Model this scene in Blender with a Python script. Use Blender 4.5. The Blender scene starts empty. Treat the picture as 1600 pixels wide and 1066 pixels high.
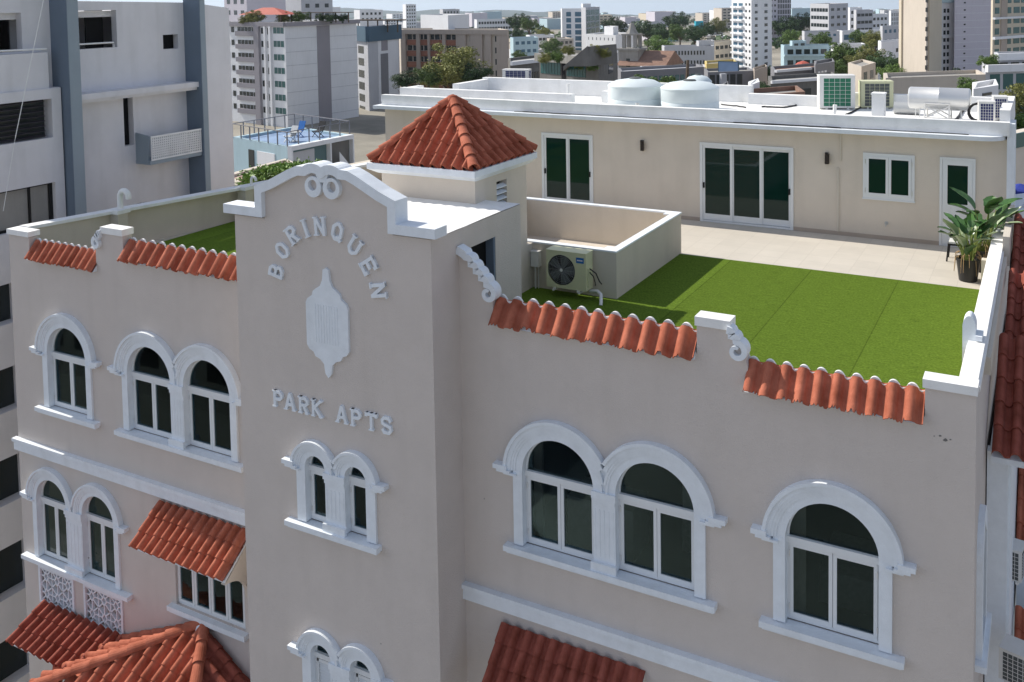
import bpy, math, random
from mathutils import Vector, Matrix
from mathutils.geometry import tessellate_polygon
random.seed(7)
R = math.radians
scene = bpy.context.scene
COL = scene.collection

# ------------------------------------------------------------------ camera
F_, PX, PY = 1475.8218, 880.0595, 75.9030           # focal length and optical centre in 1600 x 1066 pixels
YAW, PITCH, ROLL = 0.476126, 0.056363, -0.013832
CAM = Vector((0, -14.4, 26.7))
cy, sy, cp, sp = math.cos(YAW), math.sin(YAW), math.cos(PITCH), math.sin(PITCH)
FW = Vector((-sy*cp, cy*cp, -sp)); RT = Vector((cy, sy, 0)); UP = RT.cross(FW)
cr, sr = math.cos(ROLL), math.sin(ROLL)
RT, UP = cr*RT + sr*UP, -sr*RT + cr*UP
cam = bpy.data.cameras.new('camera'); camo = bpy.data.objects.new('camera', cam); COL.objects.link(camo)
m = Matrix((RT, UP, -FW)).transposed().to_4x4(); m.translation = CAM; camo.matrix_world = m
cam.sensor_width = 36; cam.lens = F_/1600*36
cam.shift_x = -(PX-800)/1600; cam.shift_y = (PY-533)/1600
cam.clip_start = .3; cam.clip_end = 40000
scene.camera = camo

def ray(px, py): return FW + (px-PX)/F_*RT - (py-PY)/F_*UP
def deep(px, py, d): return CAM + ray(px, py)*d                      # point at forward depth d
def onY(px, py, y):
    v = ray(px, py); return CAM + v*((y-CAM.y)/v.y)
def onX(px, py, x):
    v = ray(px, py); return CAM + v*((x-CAM.x)/v.x)
def onZ(px, py, z):
    v = ray(px, py); return CAM + v*((z-CAM.z)/v.z)

# ------------------------------------------------------------------ light
SUN = Vector((-1.09, .045, 1.0)).normalized()
world = bpy.data.worlds.new('World'); scene.world = world; world.use_nodes = True
nt = world.node_tree; nt.nodes.clear()
out = nt.nodes.new('ShaderNodeOutputWorld'); bg = nt.nodes.new('ShaderNodeBackground')
sky = nt.nodes.new('ShaderNodeTexSky'); sky.sky_type = 'NISHITA'; sky.sun_disc = False
sky.sun_elevation = math.asin(SUN.z); sky.sun_rotation = math.atan2(SUN.x, SUN.y)
sky.air_density = 1.0; sky.dust_density = 1.0; sky.ozone_density = 1.5; sky.altitude = 20
tc = nt.nodes.new('ShaderNodeTexCoord'); ad = nt.nodes.new('ShaderNodeVectorMath'); ad.operation = 'ADD'
ad.inputs[1].default_value = (0, 0, .20)
nt.links.new(tc.outputs['Generated'], ad.inputs[0]); nt.links.new(ad.outputs[0], sky.inputs[0])
hsv = nt.nodes.new('ShaderNodeHueSaturation'); hsv.inputs['Saturation'].default_value = .6   # thin white cloud
nt.links.new(sky.outputs[0], hsv.inputs['Color']); nt.links.new(hsv.outputs[0], bg.inputs[0]); nt.links.new(bg.outputs[0], out.inputs[0])
bg.inputs[1].default_value = .125
sl = bpy.data.lights.new('sun', 'SUN'); so = bpy.data.objects.new('sun', sl); COL.objects.link(so)
sl.energy = 3.2; sl.angle = R(.5); sl.color = (1, .94, .84)
so.rotation_euler = SUN.to_track_quat('Z', 'Y').to_euler(); so.location = (-20, 0, 60)
scene.view_settings.view_transform = 'Standard'; scene.view_settings.look = 'None'
scene.view_settings.exposure = .62; scene.view_settings.gamma = 1
try:
    scene.cycles.max_bounces = 6; scene.cycles.transparent_max_bounces = 8
    scene.cycles.volume_bounces = 0; scene.cycles.use_denoising = True
except Exception: pass

# ------------------------------------------------------------------ materials
def mat(name, c, rough=.85, var=.08, scale=3.0, bump=0.0, bscale=60, metal=0, spec=.3, stain=0, c2=None, rnd=0):
    M = bpy.data.materials.new(name); M.use_nodes = True; n = M.node_tree; b = n.nodes['Principled BSDF']
    b.inputs['Roughness'].default_value = rough; b.inputs['Metallic'].default_value = metal
    b.inputs['Specular IOR Level'].default_value = spec
    t = n.nodes.new('ShaderNodeTexCoord')
    g = n.nodes.new('ShaderNodeNewGeometry')
    no = n.nodes.new('ShaderNodeTexNoise'); no.inputs['Scale'].default_value = scale; no.inputs['Detail'].default_value = 8
    no.inputs['Roughness'].default_value = .65
    n.links.new(g.outputs['Position'], no.inputs['Vector'])
    rp = n.nodes.new('ShaderNodeValToRGB'); rp.color_ramp.elements[0].position = .32; rp.color_ramp.elements[1].position = .7
    a = [max(0, x*(1-var)) for x in c]; z = [min(1, x*(1+var)) for x in (c2 or c)]
    rp.color_ramp.elements[0].color = (*a, 1); rp.color_ramp.elements[1].color = (*z, 1)
    n.links.new(no.outputs['Fac'], rp.inputs[0]); last = rp.outputs[0]
    if stain:
        n2 = n.nodes.new('ShaderNodeTexNoise'); n2.inputs['Scale'].default_value = 1.0; n2.inputs['Detail'].default_value = 6
        mp = n.nodes.new('ShaderNodeMapping'); mp.inputs['Scale'].default_value = (2.2, 2.2, .25)
        n.links.new(g.outputs['Position'], mp.inputs[0]); n.links.new(mp.outputs[0], n2.inputs['Vector'])
        r2 = n.nodes.new('ShaderNodeValToRGB'); r2.color_ramp.elements[0].position = .5; r2.color_ramp.elements[1].position = .78
        n.links.new(n2.outputs['Fac'], r2.inputs[0])
        mx = n.nodes.new('ShaderNodeMixRGB'); mx.blend_type = 'MULTIPLY'; mx.inputs[2].default_value = (1-stain, 1-stain, 1-stain*1.1, 1)
        n.links.new(r2.outputs[0], mx.inputs[0]); n.links.new(last, mx.inputs[1]); last = mx.outputs[0]
    if rnd:
        oi = n.nodes.new('ShaderNodeObjectInfo'); mr = n.nodes.new('ShaderNodeMapRange')
        mr.inputs[3].default_value = 1-rnd; mr.inputs[4].default_value = 1+rnd
        n.links.new(oi.outputs['Random'], mr.inputs[0])
        hs = n.nodes.new('ShaderNodeHueSaturation'); n.links.new(mr.outputs[0], hs.inputs['Value']); n.links.new(last, hs.inputs['Color']); last = hs.outputs[0]
    n.links.new(last, b.inputs['Base Color'])
    if bump:
        n3 = n.nodes.new('ShaderNodeTexNoise'); n3.inputs['Scale'].default_value = bscale; n3.inputs['Detail'].default_value = 4
        n.links.new(g.outputs['Position'], n3.inputs['Vector'])
        bp = n.nodes.new('ShaderNodeBump'); bp.inputs['Strength'].default_value = bump; bp.inputs['Distance'].default_value = .02
        n.links.new(n3.outputs['Fac'], bp.inputs['Height']); n.links.new(bp.outputs[0], b.inputs['Normal'])
    return M

def glass(name, c, trans=.0, rough=.03, spec=.5):
    M = bpy.data.materials.new(name); M.use_nodes = True; n = M.node_tree; b = n.nodes['Principled BSDF']
    b.inputs['Base Color'].default_value = (*c, 1); b.inputs['Roughness'].default_value = rough
    b.inputs['Specular IOR Level'].default_value = spec
    if trans:
        o = n.nodes['Material Output']; t = n.nodes.new('ShaderNodeBsdfTransparent'); t.inputs[0].default_value = (trans, trans*1.04, trans*1.02, 1)
        g = n.nodes.new('ShaderNodeBsdfGlossy'); g.inputs['Roughness'].default_value = .02; g.inputs['Color'].default_value = (.42, .60, .66, 1)
        fr = n.nodes.new('ShaderNodeFresnel'); fr.inputs[0].default_value = 1.52
        mx = n.nodes.new('ShaderNodeMixShader'); n.links.new(fr.outputs[0], mx.inputs[0]); n.links.new(t.outputs[0], mx.inputs[1]); n.links.new(g.outputs[0], mx.inputs[2])
        n.links.new(mx.outputs[0], o.inputs[0])
    return M

M = dict(
 taupe=mat('taupe_stucco', (.61, .55, .505), .95, .03, 1.6, .5, 45, stain=.05),
 cream=mat('cream_stucco', (.66, .59, .505), .92, .04, 1.2, .35, 50, stain=.06),
 cream2=mat('cream_wall', (.60, .545, .465), .92, .04, 1.5, .35, 50, stain=.08),
 white=mat('white_plaster', (.77, .81, .85), .75, .05, 5, .25, 40, stain=.08),
 roofwhite=mat('white_roof_coating', (.83, .83, .82), .8, .06, 2.5, .3, 12, stain=.10),
 frame=mat('white_aluminium', (.74, .76, .77), .35, .02, 4, spec=.5),
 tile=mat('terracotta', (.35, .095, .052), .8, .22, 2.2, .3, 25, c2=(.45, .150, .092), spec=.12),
 tile_dark=mat('dark_terracotta', (.27, .062, .034), .85, .25, 3.5, .3, 25, c2=(.29, .08, .055)),  # same tile in a deeper red, for some roof faces and canopies
 turf_=None,
 floor=mat('beige_floor_tile', (.60, .555, .485), .7, .05, 1.2),
 skirt=mat('skirting_tile', (.42, .35, .29), .6, .05, 2),
 pvc=mat('pvc', (.80, .80, .78), .4, .03, 4),
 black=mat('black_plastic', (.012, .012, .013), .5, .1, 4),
 cable=mat('black_cable', (.02, .02, .022), .5, .1, 4),
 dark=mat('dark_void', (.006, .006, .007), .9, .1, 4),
 steel=mat('brushed_steel', (.72, .72, .71), .38, .04, 2, metal=.6, spec=.5),
 galv=mat('galvanised_steel', (.50, .51, .51), .5, .06, 2, metal=.5, spec=.5),
 ac=mat('ivory_metal', (.62, .62, .40), .45, .04, 3, spec=.5),
 acw=mat('white_metal', (.72, .71, .68), .45, .04, 3, spec=.5),
 coil=mat('blue_coil', (.02, .03, .12), .6, .2, 30),
 coilg=mat('green_coil', (.03, .17, .10), .6, .15, 20),
 fan=mat('fan_grey', (.10, .11, .11), .6, .1, 8),
 blue=mat('blue_label', (.02, .14, .42), .4, .02, 8),
 tank=mat('tank_plastic', (.70, .77, .78), .42, .03, 3, spec=.5),
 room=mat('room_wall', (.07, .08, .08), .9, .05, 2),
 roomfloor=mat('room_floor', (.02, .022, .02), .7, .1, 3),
 curtain=mat('curtain', (.75, .73, .68), .9, .12, 12),
 leaf=mat('leaf_green', (.065, .13, .025), .6, .35, 1.3, c2=(.12, .19, .04), rnd=.25),
 leafd=mat('dark_leaf', (.022, .055, .018), .6, .35, 1.5, c2=(.045, .09, .025), rnd=.25),
 leafy=mat('olive_leaf', (.15, .17, .04), .65, .35, 1.0, c2=(.24, .24, .07), rnd=.2),
 leafl=mat('bright_leaf', (.13, .24, .04), .5, .3, 2.0, c2=(.22, .34, .08)),
 bark=mat('bark', (.12, .09, .065), .9, .2, 6),
 asphalt=mat('asphalt', (.11, .105, .10), .9, .15, .4),
 ground=mat('city_ground', (.24, .225, .185), .95, .35, .03, c2=(.30, .275, .23)),
 hill=mat('hill_green', (.03, .055, .045), .95, .3, .004),
 nbw=mat('grey_white_render', (.72, .71, .73), .9, .05, .9, .25, 30, stain=.10),
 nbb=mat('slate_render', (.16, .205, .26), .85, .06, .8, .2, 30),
 nbf=mat('pale_slate_render', (.30, .355, .40), .85, .05, .8, .2, 30),
 conc=mat('concrete', (.33, .32, .30), .9, .12, .6, stain=.2),
 concd=mat('dark_concrete', (.17, .165, .155), .9, .18, .5, stain=.25),
 bwhite=mat('far_white', (.76, .77, .79), .85, .04, .2, stain=.06),
 bgrey=mat('far_grey', (.50, .51, .54), .85, .05, .2, stain=.06),
 bgreyd=mat('far_dark_grey', (.22, .22, .235), .85, .08, .2),
 bmauve=mat('far_mauve_grey', (.30, .285, .31), .85, .05, .2),
 bblue=mat('far_blue_grey', (.075, .13, .18), .85, .05, .2),
 baqua=mat('pale_aqua', (.42, .56, .62), .85, .05, .3, stain=.1),
 bteal=mat('dull_teal', (.12, .19, .20), .85, .05, .3, stain=.1),
 bdeck=mat('blue_deck', (.24, .34, .50), .7, .1, .4),
 bcream=mat('far_cream', (.60, .53, .42), .85, .04, .2, stain=.06),
 bbeige=mat('far_beige', (.55, .49, .42), .85, .05, .2, stain=.08),
 btan=mat('far_tan', (.42, .36, .31), .85, .05, .2, stain=.1),
 bbrick=mat('far_brick', (.30, .13, .085), .9, .1, .5),
 blilac=mat('far_lilac', (.60, .57, .63), .85, .04, .2, stain=.05),
 byellow=mat('far_yellow', (.62, .50, .20), .85, .05, .3),
 bpink=mat('pink_roof', (.52, .36, .31), .9, .08, .5),
 rust=mat('rusty_roof', (.26, .16, .12), .9, .2, .6),
 redroof=mat('red_sheet', (.45, .10, .07), .7, .1, .6),
 gw=glass('far_window', (.02, .028, .03), rough=.12),
 gwb=glass('far_blue_window', (.05, .13, .20), rough=.15),
 gwt=glass('far_teal_window', (.03, .11, .11), rough=.15),
 gg=glass('green_tinted_glass', (.003, .022, .018), rough=.03, spec=.32),
 gp=glass('window_glass', (.01, .01, .01), trans=.68),
 pot=mat('black_pot', (.015, .015, .016), .45, .1, 5, spec=.5),
 straw=mat('dry_leaf', (.38, .26, .14), .9, .25, 14),
 stalk=mat('green_stalk', (.22, .27, .07), .7, .2, 8),
 banana=mat('banana_leaf', (.035, .10, .025), .35, .3, 4, c2=(.07, .16, .04), spec=.5),
 bananal=mat('pale_banana_leaf', (.30, .38, .22), .4, .2, 4, spec=.5),
 bcyan=mat('bright_cyan', (.03, .42, .55), .8, .05, .3),
 umb=mat('blue_canvas', (.03, .05, .30), .8, .1, 3),
 louver=mat('dark_louver', (.045, .04, .05), .5, .15, 5),
 lampm=mat('bronze_metal', (.03, .022, .018), .5, .1, 5),
)

def turf():
    m = mat('artificial_turf', (.105, .185, .020), .95, .24, 22, .5, 120, spec=.03, c2=(.15, .225, .032))
    n = m.node_tree; b = n.nodes['Principled BSDF']; src = b.inputs['Base Color'].links[0].from_socket
    g = n.nodes.new('ShaderNodeNewGeometry'); sx = n.nodes.new('ShaderNodeSeparateXYZ'); n.links.new(g.outputs['Position'], sx.inputs[0])
    # brushed streaks across the rolls
    mp = n.nodes.new('ShaderNodeMapping'); mp.inputs['Scale'].default_value = (2.0, 26, 1); n.links.new(g.outputs['Position'], mp.inputs[0])
    no = n.nodes.new('ShaderNodeTexNoise'); no.inputs['Scale'].default_value = 1.6; no.inputs['Detail'].default_value = 5; n.links.new(mp.outputs[0], no.inputs[0])
    mr = n.nodes.new('ShaderNodeMapRange'); mr.inputs[1].default_value = .3; mr.inputs[2].default_value = .7; mr.inputs[3].default_value = .78; mr.inputs[4].default_value = 1.22
    n.links.new(no.outputs['Fac'], mr.inputs[0])
    # each 2 m roll has its own tone
    fl = n.nodes.new('ShaderNodeMath'); fl.operation = 'MULTIPLY_ADD'; fl.inputs[1].default_value = .5; fl.inputs[2].default_value = .52
    n.links.new(sx.outputs[0], fl.inputs[0]); f2 = n.nodes.new('ShaderNodeMath'); f2.operation = 'FLOOR'; n.links.new(fl.outputs[0], f2.inputs[0])
    wn = n.nodes.new('ShaderNodeTexWhiteNoise'); wn.noise_dimensions = '1D'; n.links.new(f2.outputs[0], wn.inputs['W'])
    mr2 = n.nodes.new('ShaderNodeMapRange'); mr2.inputs[3].default_value = .74; mr2.inputs[4].default_value = 1.2; n.links.new(wn.outputs['Value'], mr2.inputs[0])
    mu = n.nodes.new('ShaderNodeMath'); mu.operation = 'MULTIPLY'; n.links.new(mr.outputs[0], mu.inputs[0]); n.links.new(mr2.outputs[0], mu.inputs[1])
    fr = n.nodes.new('ShaderNodeMath'); fr.operation = 'FRACT'; n.links.new(fl.outputs[0], fr.inputs[0])
    lt = n.nodes.new('ShaderNodeMath'); lt.operation = 'LESS_THAN'; lt.inputs[1].default_value = .012; n.links.new(fr.outputs[0], lt.inputs[0])
    m3 = n.nodes.new('ShaderNodeMath'); m3.operation = 'MULTIPLY_ADD'; m3.inputs[1].default_value = -.35; m3.inputs[2].default_value = 1; n.links.new(lt.outputs[0], m3.inputs[0])
    m4 = n.nodes.new('ShaderNodeMath'); m4.operation = 'MULTIPLY'; n.links.new(m3.outputs[0], m4.inputs[0]); n.links.new(mu.outputs[0], m4.inputs[1])
    hs = n.nodes.new('ShaderNodeHueSaturation'); n.links.new(m4.outputs[0], hs.inputs['Value']); n.links.new(src, hs.inputs['Color'])
    n.links.new(hs.outputs[0], b.inputs['Base Color'])
    return m
M['turf_'] = turf()

def tiled(m, sx, sy, grout=.75, gw=.012):                             # thin joints of a tile grid laid in x,y
    n = m.node_tree; b = n.nodes['Principled BSDF']; src = b.inputs['Base Color'].links[0].from_socket
    g = n.nodes.new('ShaderNodeNewGeometry'); mp = n.nodes.new('ShaderNodeMapping')
    n.links.new(g.outputs['Position'], mp.inputs[0])
    br = n.nodes.new('ShaderNodeTexBrick'); br.inputs['Scale'].default_value = 1; br.offset = 0
    br.inputs['Brick Width'].default_value = sx; br.inputs['Row Height'].default_value = sy; br.inputs['Mortar Size'].default_value = gw
    br.inputs['Color1'].default_value = (1, 1, 1, 1); br.inputs['Color2'].default_value = (.94, .94, .94, 1); br.inputs['Mortar'].default_value = (grout, grout, grout, 1)
    n.links.new(mp.outputs[0], br.inputs['Vector'])
    mx = n.nodes.new('ShaderNodeMixRGB'); mx.blend_type = 'MULTIPLY'; mx.inputs[0].default_value = 1
    n.links.new(src, mx.inputs[1]); n.links.new(br.outputs[0], mx.inputs[2]); n.links.new(mx.outputs[0], b.inputs['Base Color'])
tiled(M['floor'], .6, .6, .86, .008)

# ------------------------------------------------------------------ mesh builder
ORG = {}
def tag(o, label=None, cat=None, group=None, kind=None):
    if label: o['label'] = label
    if cat: o['category'] = cat
    if group: o['group'] = group
    if kind: o['kind'] = kind
    return o
def empty(name, loc, label, cat, group=None):
    o = bpy.data.objects.new(name, None); COL.objects.link(o); o.location = loc; o.empty_display_size = .3
    ORG[o.name] = Vector(loc); return tag(o, label, cat, group)
class MB:
    def __init__(s): s.v = []; s.f = []
    def add(s, vs, fs):
        b = len(s.v); s.v += [tuple(v) for v in vs]; s.f += [tuple(b+i for i in f) for f in fs]; return s
    def box(s, x0, x1, y0, y1, z0, z1):
        return s.add([(x, y, z) for x in (x0, x1) for y in (y0, y1) for z in (z0, z1)],
                     [(0, 1, 3, 2), (4, 6, 7, 5), (0, 4, 5, 1), (2, 3, 7, 6), (0, 2, 6, 4), (1, 5, 7, 3)])
    def obox(s, o, a, b, c):                                          # box spanned by three vectors
        o, a, b, c = map(Vector, (o, a, b, c))
        vs = [o+i*a+j*b+k*c for i in (0, 1) for j in (0, 1) for k in (0, 1)]
        return s.add(vs, [(0, 1, 3, 2), (4, 6, 7, 5), (0, 4, 5, 1), (2, 3, 7, 6), (0, 2, 6, 4), (1, 5, 7, 3)])
    def prism(s, poly, a, b, ax='y', holes=()):                       # polygon extruded along an axis, with holes
        loops = [list(poly)] + [list(h) for h in holes]
        tri = tessellate_polygon([[Vector((p[0], p[1], 0)) for p in l] for l in loops])
        fl = [p for l in loops for p in l]; n = len(fl)
        P = {'y': lambda p, d: (p[0], d, p[1]), 'x': lambda p, d: (d, p[0], p[1]), 'z': lambda p, d: (p[0], p[1], d)}[ax]
        vs = [P(p, a) for p in fl] + [P(p, b) for p in fl]
        fs = [tuple(t) for t in tri] + [tuple(n+i for i in reversed(t)) for t in tri]
        k = 0
        for l in loops:
            for i in range(len(l)):
                j = (i+1) % len(l); fs.append((k+i, k+j, n+k+j, n+k+i))
            k += len(l)
        return s.add(vs, fs)
    def tube(s, pts, r, n=8, cap=True):
        pts = [Vector(p) for p in pts]; rs = r if isinstance(r, (list, tuple)) else [r]*len(pts); vs = []; fs = []
        up = None
        for i, p in enumerate(pts):
            t = (pts[min(i+1, len(pts)-1)] - pts[max(i-1, 0)]).normalized()
            if up is None: up = Vector((0, 0, 1)) if abs(t.z) < .9 else Vector((1, 0, 0))
            a = t.cross(up); a = a.normalized() if a.length > 1e-6 else Vector((1, 0, 0)); b = a.cross(t).normalized(); up = b
            for k in range(n):
                q = 2*math.pi*k/n; vs.append(p + (a*math.cos(q)+b*math.sin(q))*rs[i])
        for i in range(len(pts)-1):
            for k in range(n): fs.append((i*n+k, i*n+(k+1) % n, (i+1)*n+(k+1) % n, (i+1)*n+k))
        if cap: fs += [tuple(range(n))[::-1], tuple((len(pts)-1)*n+k for k in range(n))]
        return s.add(vs, fs)
    def lathe(s, c, prof, n=32, ax='z'):
        vs = []; fs = []; c = Vector(c)
        for (r, h) in prof:
            for k in range(n):
                q = 2*math.pi*k/n; a, b = r*math.cos(q), r*math.sin(q)
                vs.append(c + Vector({'z': (a, b, h), 'y': (a, h, b), 'x': (h, a, b)}[ax]))
        for i in range(len(prof)-1):
            for k in range(n): fs.append((i*n+k, i*n+(k+1) % n, (i+1)*n+(k+1) % n, (i+1)*n+k))
        fs += [tuple(range(n))[::-1], tuple((len(prof)-1)*n+k for k in range(n))]
        return s.add(vs, fs)
    def build(s, name, m, parent=None, label=None, cat=None, group=None, kind=None, org=None, smooth=False):
        o_ = ORG[parent.name] if parent else Vector(org if org is not None else (0, 0, 0))
        me = bpy.data.meshes.new(name); me.from_pydata([tuple(Vector(v)-o_) for v in s.v], [], s.f)
        me.materials.append(M[m] if isinstance(m, str) else m)
        import bmesh
        bm = bmesh.new(); bm.from_mesh(me); bmesh.ops.recalc_face_normals(bm, faces=bm.faces)
        bm.to_mesh(me); bm.free()
        if smooth:
            me.polygons.foreach_set('use_smooth', [True]*len(me.polygons))
            try: me.set_sharp_from_angle(angle=R(40))
            except Exception: pass
        me.update()
        o = bpy.data.objects.new(name, me); COL.objects.link(o)
        if parent: o.parent = parent
        else: o.location = o_
        ORG[o.name] = o_
        return tag(o, label, cat, group, kind)
def copy_tree(o, parent=None, loc=None, rz=0, sc=1):
    c = o.copy(); COL.objects.link(c); c.parent = parent
    if loc is not None: c.location = loc; c.rotation_euler = (0, 0, rz); c.scale = (sc, sc, sc) if not isinstance(sc, tuple) else sc
    for ch in list(o.children): copy_tree(ch, c)
    return c
def ribbon(pts, w, closed=False):                                     # mitred flat stroke round a polyline
    P = [Vector((p[0], p[1])) for p in pts]; n = len(P); L = []; Rr = []
    for i in range(n):
        a = P[i-1] if (i or closed) else None; b = P[(i+1) % n] if (i < n-1 or closed) else None
        d1 = (P[i]-a).normalized() if a is not None else (b-P[i]).normalized()
        d2 = (b-P[i]).normalized() if b is not None else d1
        t = d1+d2
        if t.length < 1e-4: t = d1
        t.normalize(); nn = Vector((-t.y, t.x)); k = max(.45, nn.dot(Vector((-d1.y, d1.x))))
        L.append(P[i]+nn*w/2/k); Rr.append(P[i]-nn*w/2/k)
    return L, Rr
def stroke(mb, pts, w, y0, y1, closed=False, ws=None):
    L, Rr = ribbon(pts, 1.0, closed); n = len(pts); ww = ws or [w]*n
    C = [Vector((p[0], p[1])) for p in pts]
    L = [c+(l-c)*k for c, l, k in zip(C, L, ww)]; Rr = [c+(r-c)*k for c, r, k in zip(C, Rr, ww)]
    vs = []; fs = []
    for l, r in zip(L, Rr): vs += [(l.x, y0, l.y), (r.x, y0, r.y), (r.x, y1, r.y), (l.x, y1, l.y)]
    for i in range(n if closed else n-1):
        a, b = 4*i, 4*((i+1) % n)
        for k in range(4): fs.append((a+k, a+(k+1) % 4, b+(k+1) % 4, b+k))
    if not closed: fs += [(3, 2, 1, 0), tuple(4*(n-1)+k for k in range(4))]
    return mb.add(vs, fs)
def arc(cx, cz, r, a0, a1, n=20): return [(cx+r*math.cos(R(a0+(a1-a0)*i/n)), cz+r*math.sin(R(a0+(a1-a0)*i/n))) for i in range(n+1)]

# ------------------------------------------------------------------ barrel tiles
def tiles(mb, O, U, S, W, L, ncap, ncourse, start=None, end=None, hr=.30, lift=.028, thick=.022, jit=.012, rough_end=0, cf=.60, pan=.09, pw=.5):
    """Corrugated sheet of barrel tiles: O top-left corner, U across, S down the slope."""
    O, U, S = Vector(O), Vector(U).normalized(), Vector(S).normalized(); N = U.cross(S)
    if N.z < 0: N = -N
    p = W/ncap; K = 14
    prof = []
    for i in range(ncap):
        for k in range(K):
            t = k/K
            if t < cf: q = t/cf; h = math.sin(math.pi*q)**pw*p*hr
            else: q = (t-cf)/(1-cf); h = -math.sin(math.pi*q)*p*pan
            prof.append((i*p+t*p, h, i))
    prof.append((W, 0, ncap-1))
    co = L/ncourse
    jt = {(i, j): (random.uniform(-jit, jit), random.uniform(-.4, 1)*jit*.5) for i in range(ncap) for j in range(ncourse+1)}
    for j in range(ncourse):
        rows = []
        for (u, h, i) in prof:
            s0 = start(u) if start else 0; s1 = end(u) if end else L
            a = max(j*co - (.03 if j else 0), s0); b = (j+1)*co + jt[(i, j)][0]
            if rough_end and j == ncourse-1 and random.random() < rough_end: b -= .05
            b = min(b, s1)
            if b <= a: rows.append(None); continue
            f = lambda s_: O+U*u+S*s_+N*(h + lift*(s_-j*co)/co + jt[(i, j)][1])
            rows.append((f(a), f(b), f(b)-N*thick*1.3, f(a)-N*thick))
        for r0, r1 in zip(rows, rows[1:]):
            if r0 is None or r1 is None: continue
            mb.add(list(r0)+list(r1), [(0, 1, 5, 4), (1, 2, 6, 5), (2, 3, 7, 6), (3, 0, 4, 7)])
def ridge(mb, A, B, r, n, over=.05):
    A, B = Vector(A), Vector(B); D = B-A; ln = D.length; D.normalize(); side = D.cross(Vector((0, 0, 1))).normalized(); up = side.cross(D)
    if up.z < 0: up = -up
    for i in range(n):
        a = A+D*(ln*i/n - (over if i else 0)); b = A+D*(ln*(i+1)/n); vs = []; fs = []
        ra, rb = r*.86, r*1.05
        for (c, rr, li) in ((a, ra, .0), (b, rb, .02), (b, rb-.018, .02), (a, ra-.018, .0)):
            for k in range(11):
                q = math.pi*k/10*1.1-.05*math.pi; vs.append(c+up*li+(side*math.cos(q)+up*math.sin(q))*rr)
        for s_ in range(3):
            for k in range(10): fs.append((s_*11+k, s_*11+k+1, (s_+1)*11+k+1, (s_+1)*11+k))
        mb.add(vs, fs)

# ================================================================== THE MAIN BUILDING
B = empty('apartment_building', (-12, 6, 0), 'taupe stucco building with white arched windows, terracotta edging and green roof terrace in the foreground', 'building')
XL, XR, XT0, XT1, YT = -23.15, -.86, -14.4, -9.66, -.87

def arch_hole(cx, a, zb, zs, n=20): return [(cx-a, zb), (cx+a, zb)] + arc(cx, zs, a, 0, 180, n)
wins = []   # cx, half width, bottom, spring
for cx in (-7.65, -5.81, -2.885): wins.append((cx, .71, 16.74, 18.12))
for cx in (-21.07, -18.17, -16.33): wins.append((cx, .71, 16.74, 18.12))
low = [(-21.9, .57, 12.75, 14.28), (-20.16, .57, 12.75, 14.28)]
grl = [(-22.50, -21.24, 11.60, 12.47), (-20.77, -19.45, 11.60, 12.47)]
holes = [arch_hole(c, a+.03, b-.03, s) for c, a, b, s in wins+low]
holes += [[(a, c), (b, c), (b, d), (a, d)] for a, b, c, d in grl]
holes.append([(-17.57, 12.93), (-15.42, 12.93), (-15.42, 14.5), (-17.57, 14.5)])
def scroll_step(x0, z0, x1, z1, n=4):
    return [(x0+(x1-x0)*i/n + (.03 if i % 2 else 0), z0+(z1-z0)*i/n) for i in range(n+1)]
top = [(XL, 0), (XR, 0), (XR, 20.9), (-1.55, 20.9), (-1.55, 20.46), (-4.20, 20.46), (-4.20, 20.75), (-4.30, 21.05), (-4.55, 21.33), (-5.05, 21.33), (-5.05, 20.84),
       (-8.92, 20.84), (-8.95, 21.25), (-9.2, 21.55), (-9.45, 21.9), (-9.66, 22.02), (-9.66, 19), (-14.4, 19), (-14.4, 20.84),
       (-18.90, 20.84), (-18.90, 21.33), (-19.55, 21.33), (-19.74, 21.02), (-19.86, 20.9), (-19.86, 20.46), (-22.35, 20.46), (-22.35, 20.9), (XL, 20.9)]
w = MB(); w.prism(top, 0, .25, 'y', holes)
# the other outer walls, the roof slab and the floors behind
w.box(XR-.25, XR, .25, 16.3, 0, 20.85)
w.box(XL, XR-.25, 16.05, 16.3, 0, 20)
w.build('wall', 'taupe', B)
sl_ = MB(); sl_.box(XL+.2, XR-.25, .25, 16.05, 19.6, 19.96); sl_.build('roof_slab', 'cream', B)
# left boundary wall runs at a slant
lw = MB()
lw.obox((-23.15, .25, 0), (.28, 0, 0), (2.45, 15.8, 0), (0, 0, 20.98)); lw.build('side_wall', 'cream2', B)
lc = MB(); lc.obox((-23.18, .3, 20.98), (.36, 0, 0), (2.45, 11.3, 0), (0, 0, .08))
lc.box(-22.62, -22.15, 2.35, 2.75, 20.98, 21.08); lc.box(-21.75, -21.35, 6.1, 6.5, 20.98, 21.08)
lc.build('side_wall_coping', 'roofwhite', B)
lp = MB(); lp.box(-22.52, -22.2, 2.4, 2.7, 20, 20.98); lp.build('pilaster', 'cream2', B)
lp = MB(); lp.box(-21.72, -21.4, 6.15, 6.45, 20, 20.98); lp.build('pilaster', 'cream2', B)

# inner faces of the parapets
ip = MB(); ip.box(-22.35, -14.4, .252, .30, 19.97, 20.66); ip.box(-18.88, -14.4, .252, .302, 20.66, 21.04); ip.box(-8.9, -5.06, .252, .302, 19.97, 21.04); ip.box(-4.25, XR-.25, .252, .30, 19.97, 20.66)
ip.build('parapet_lining', 'cream2', B)
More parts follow.
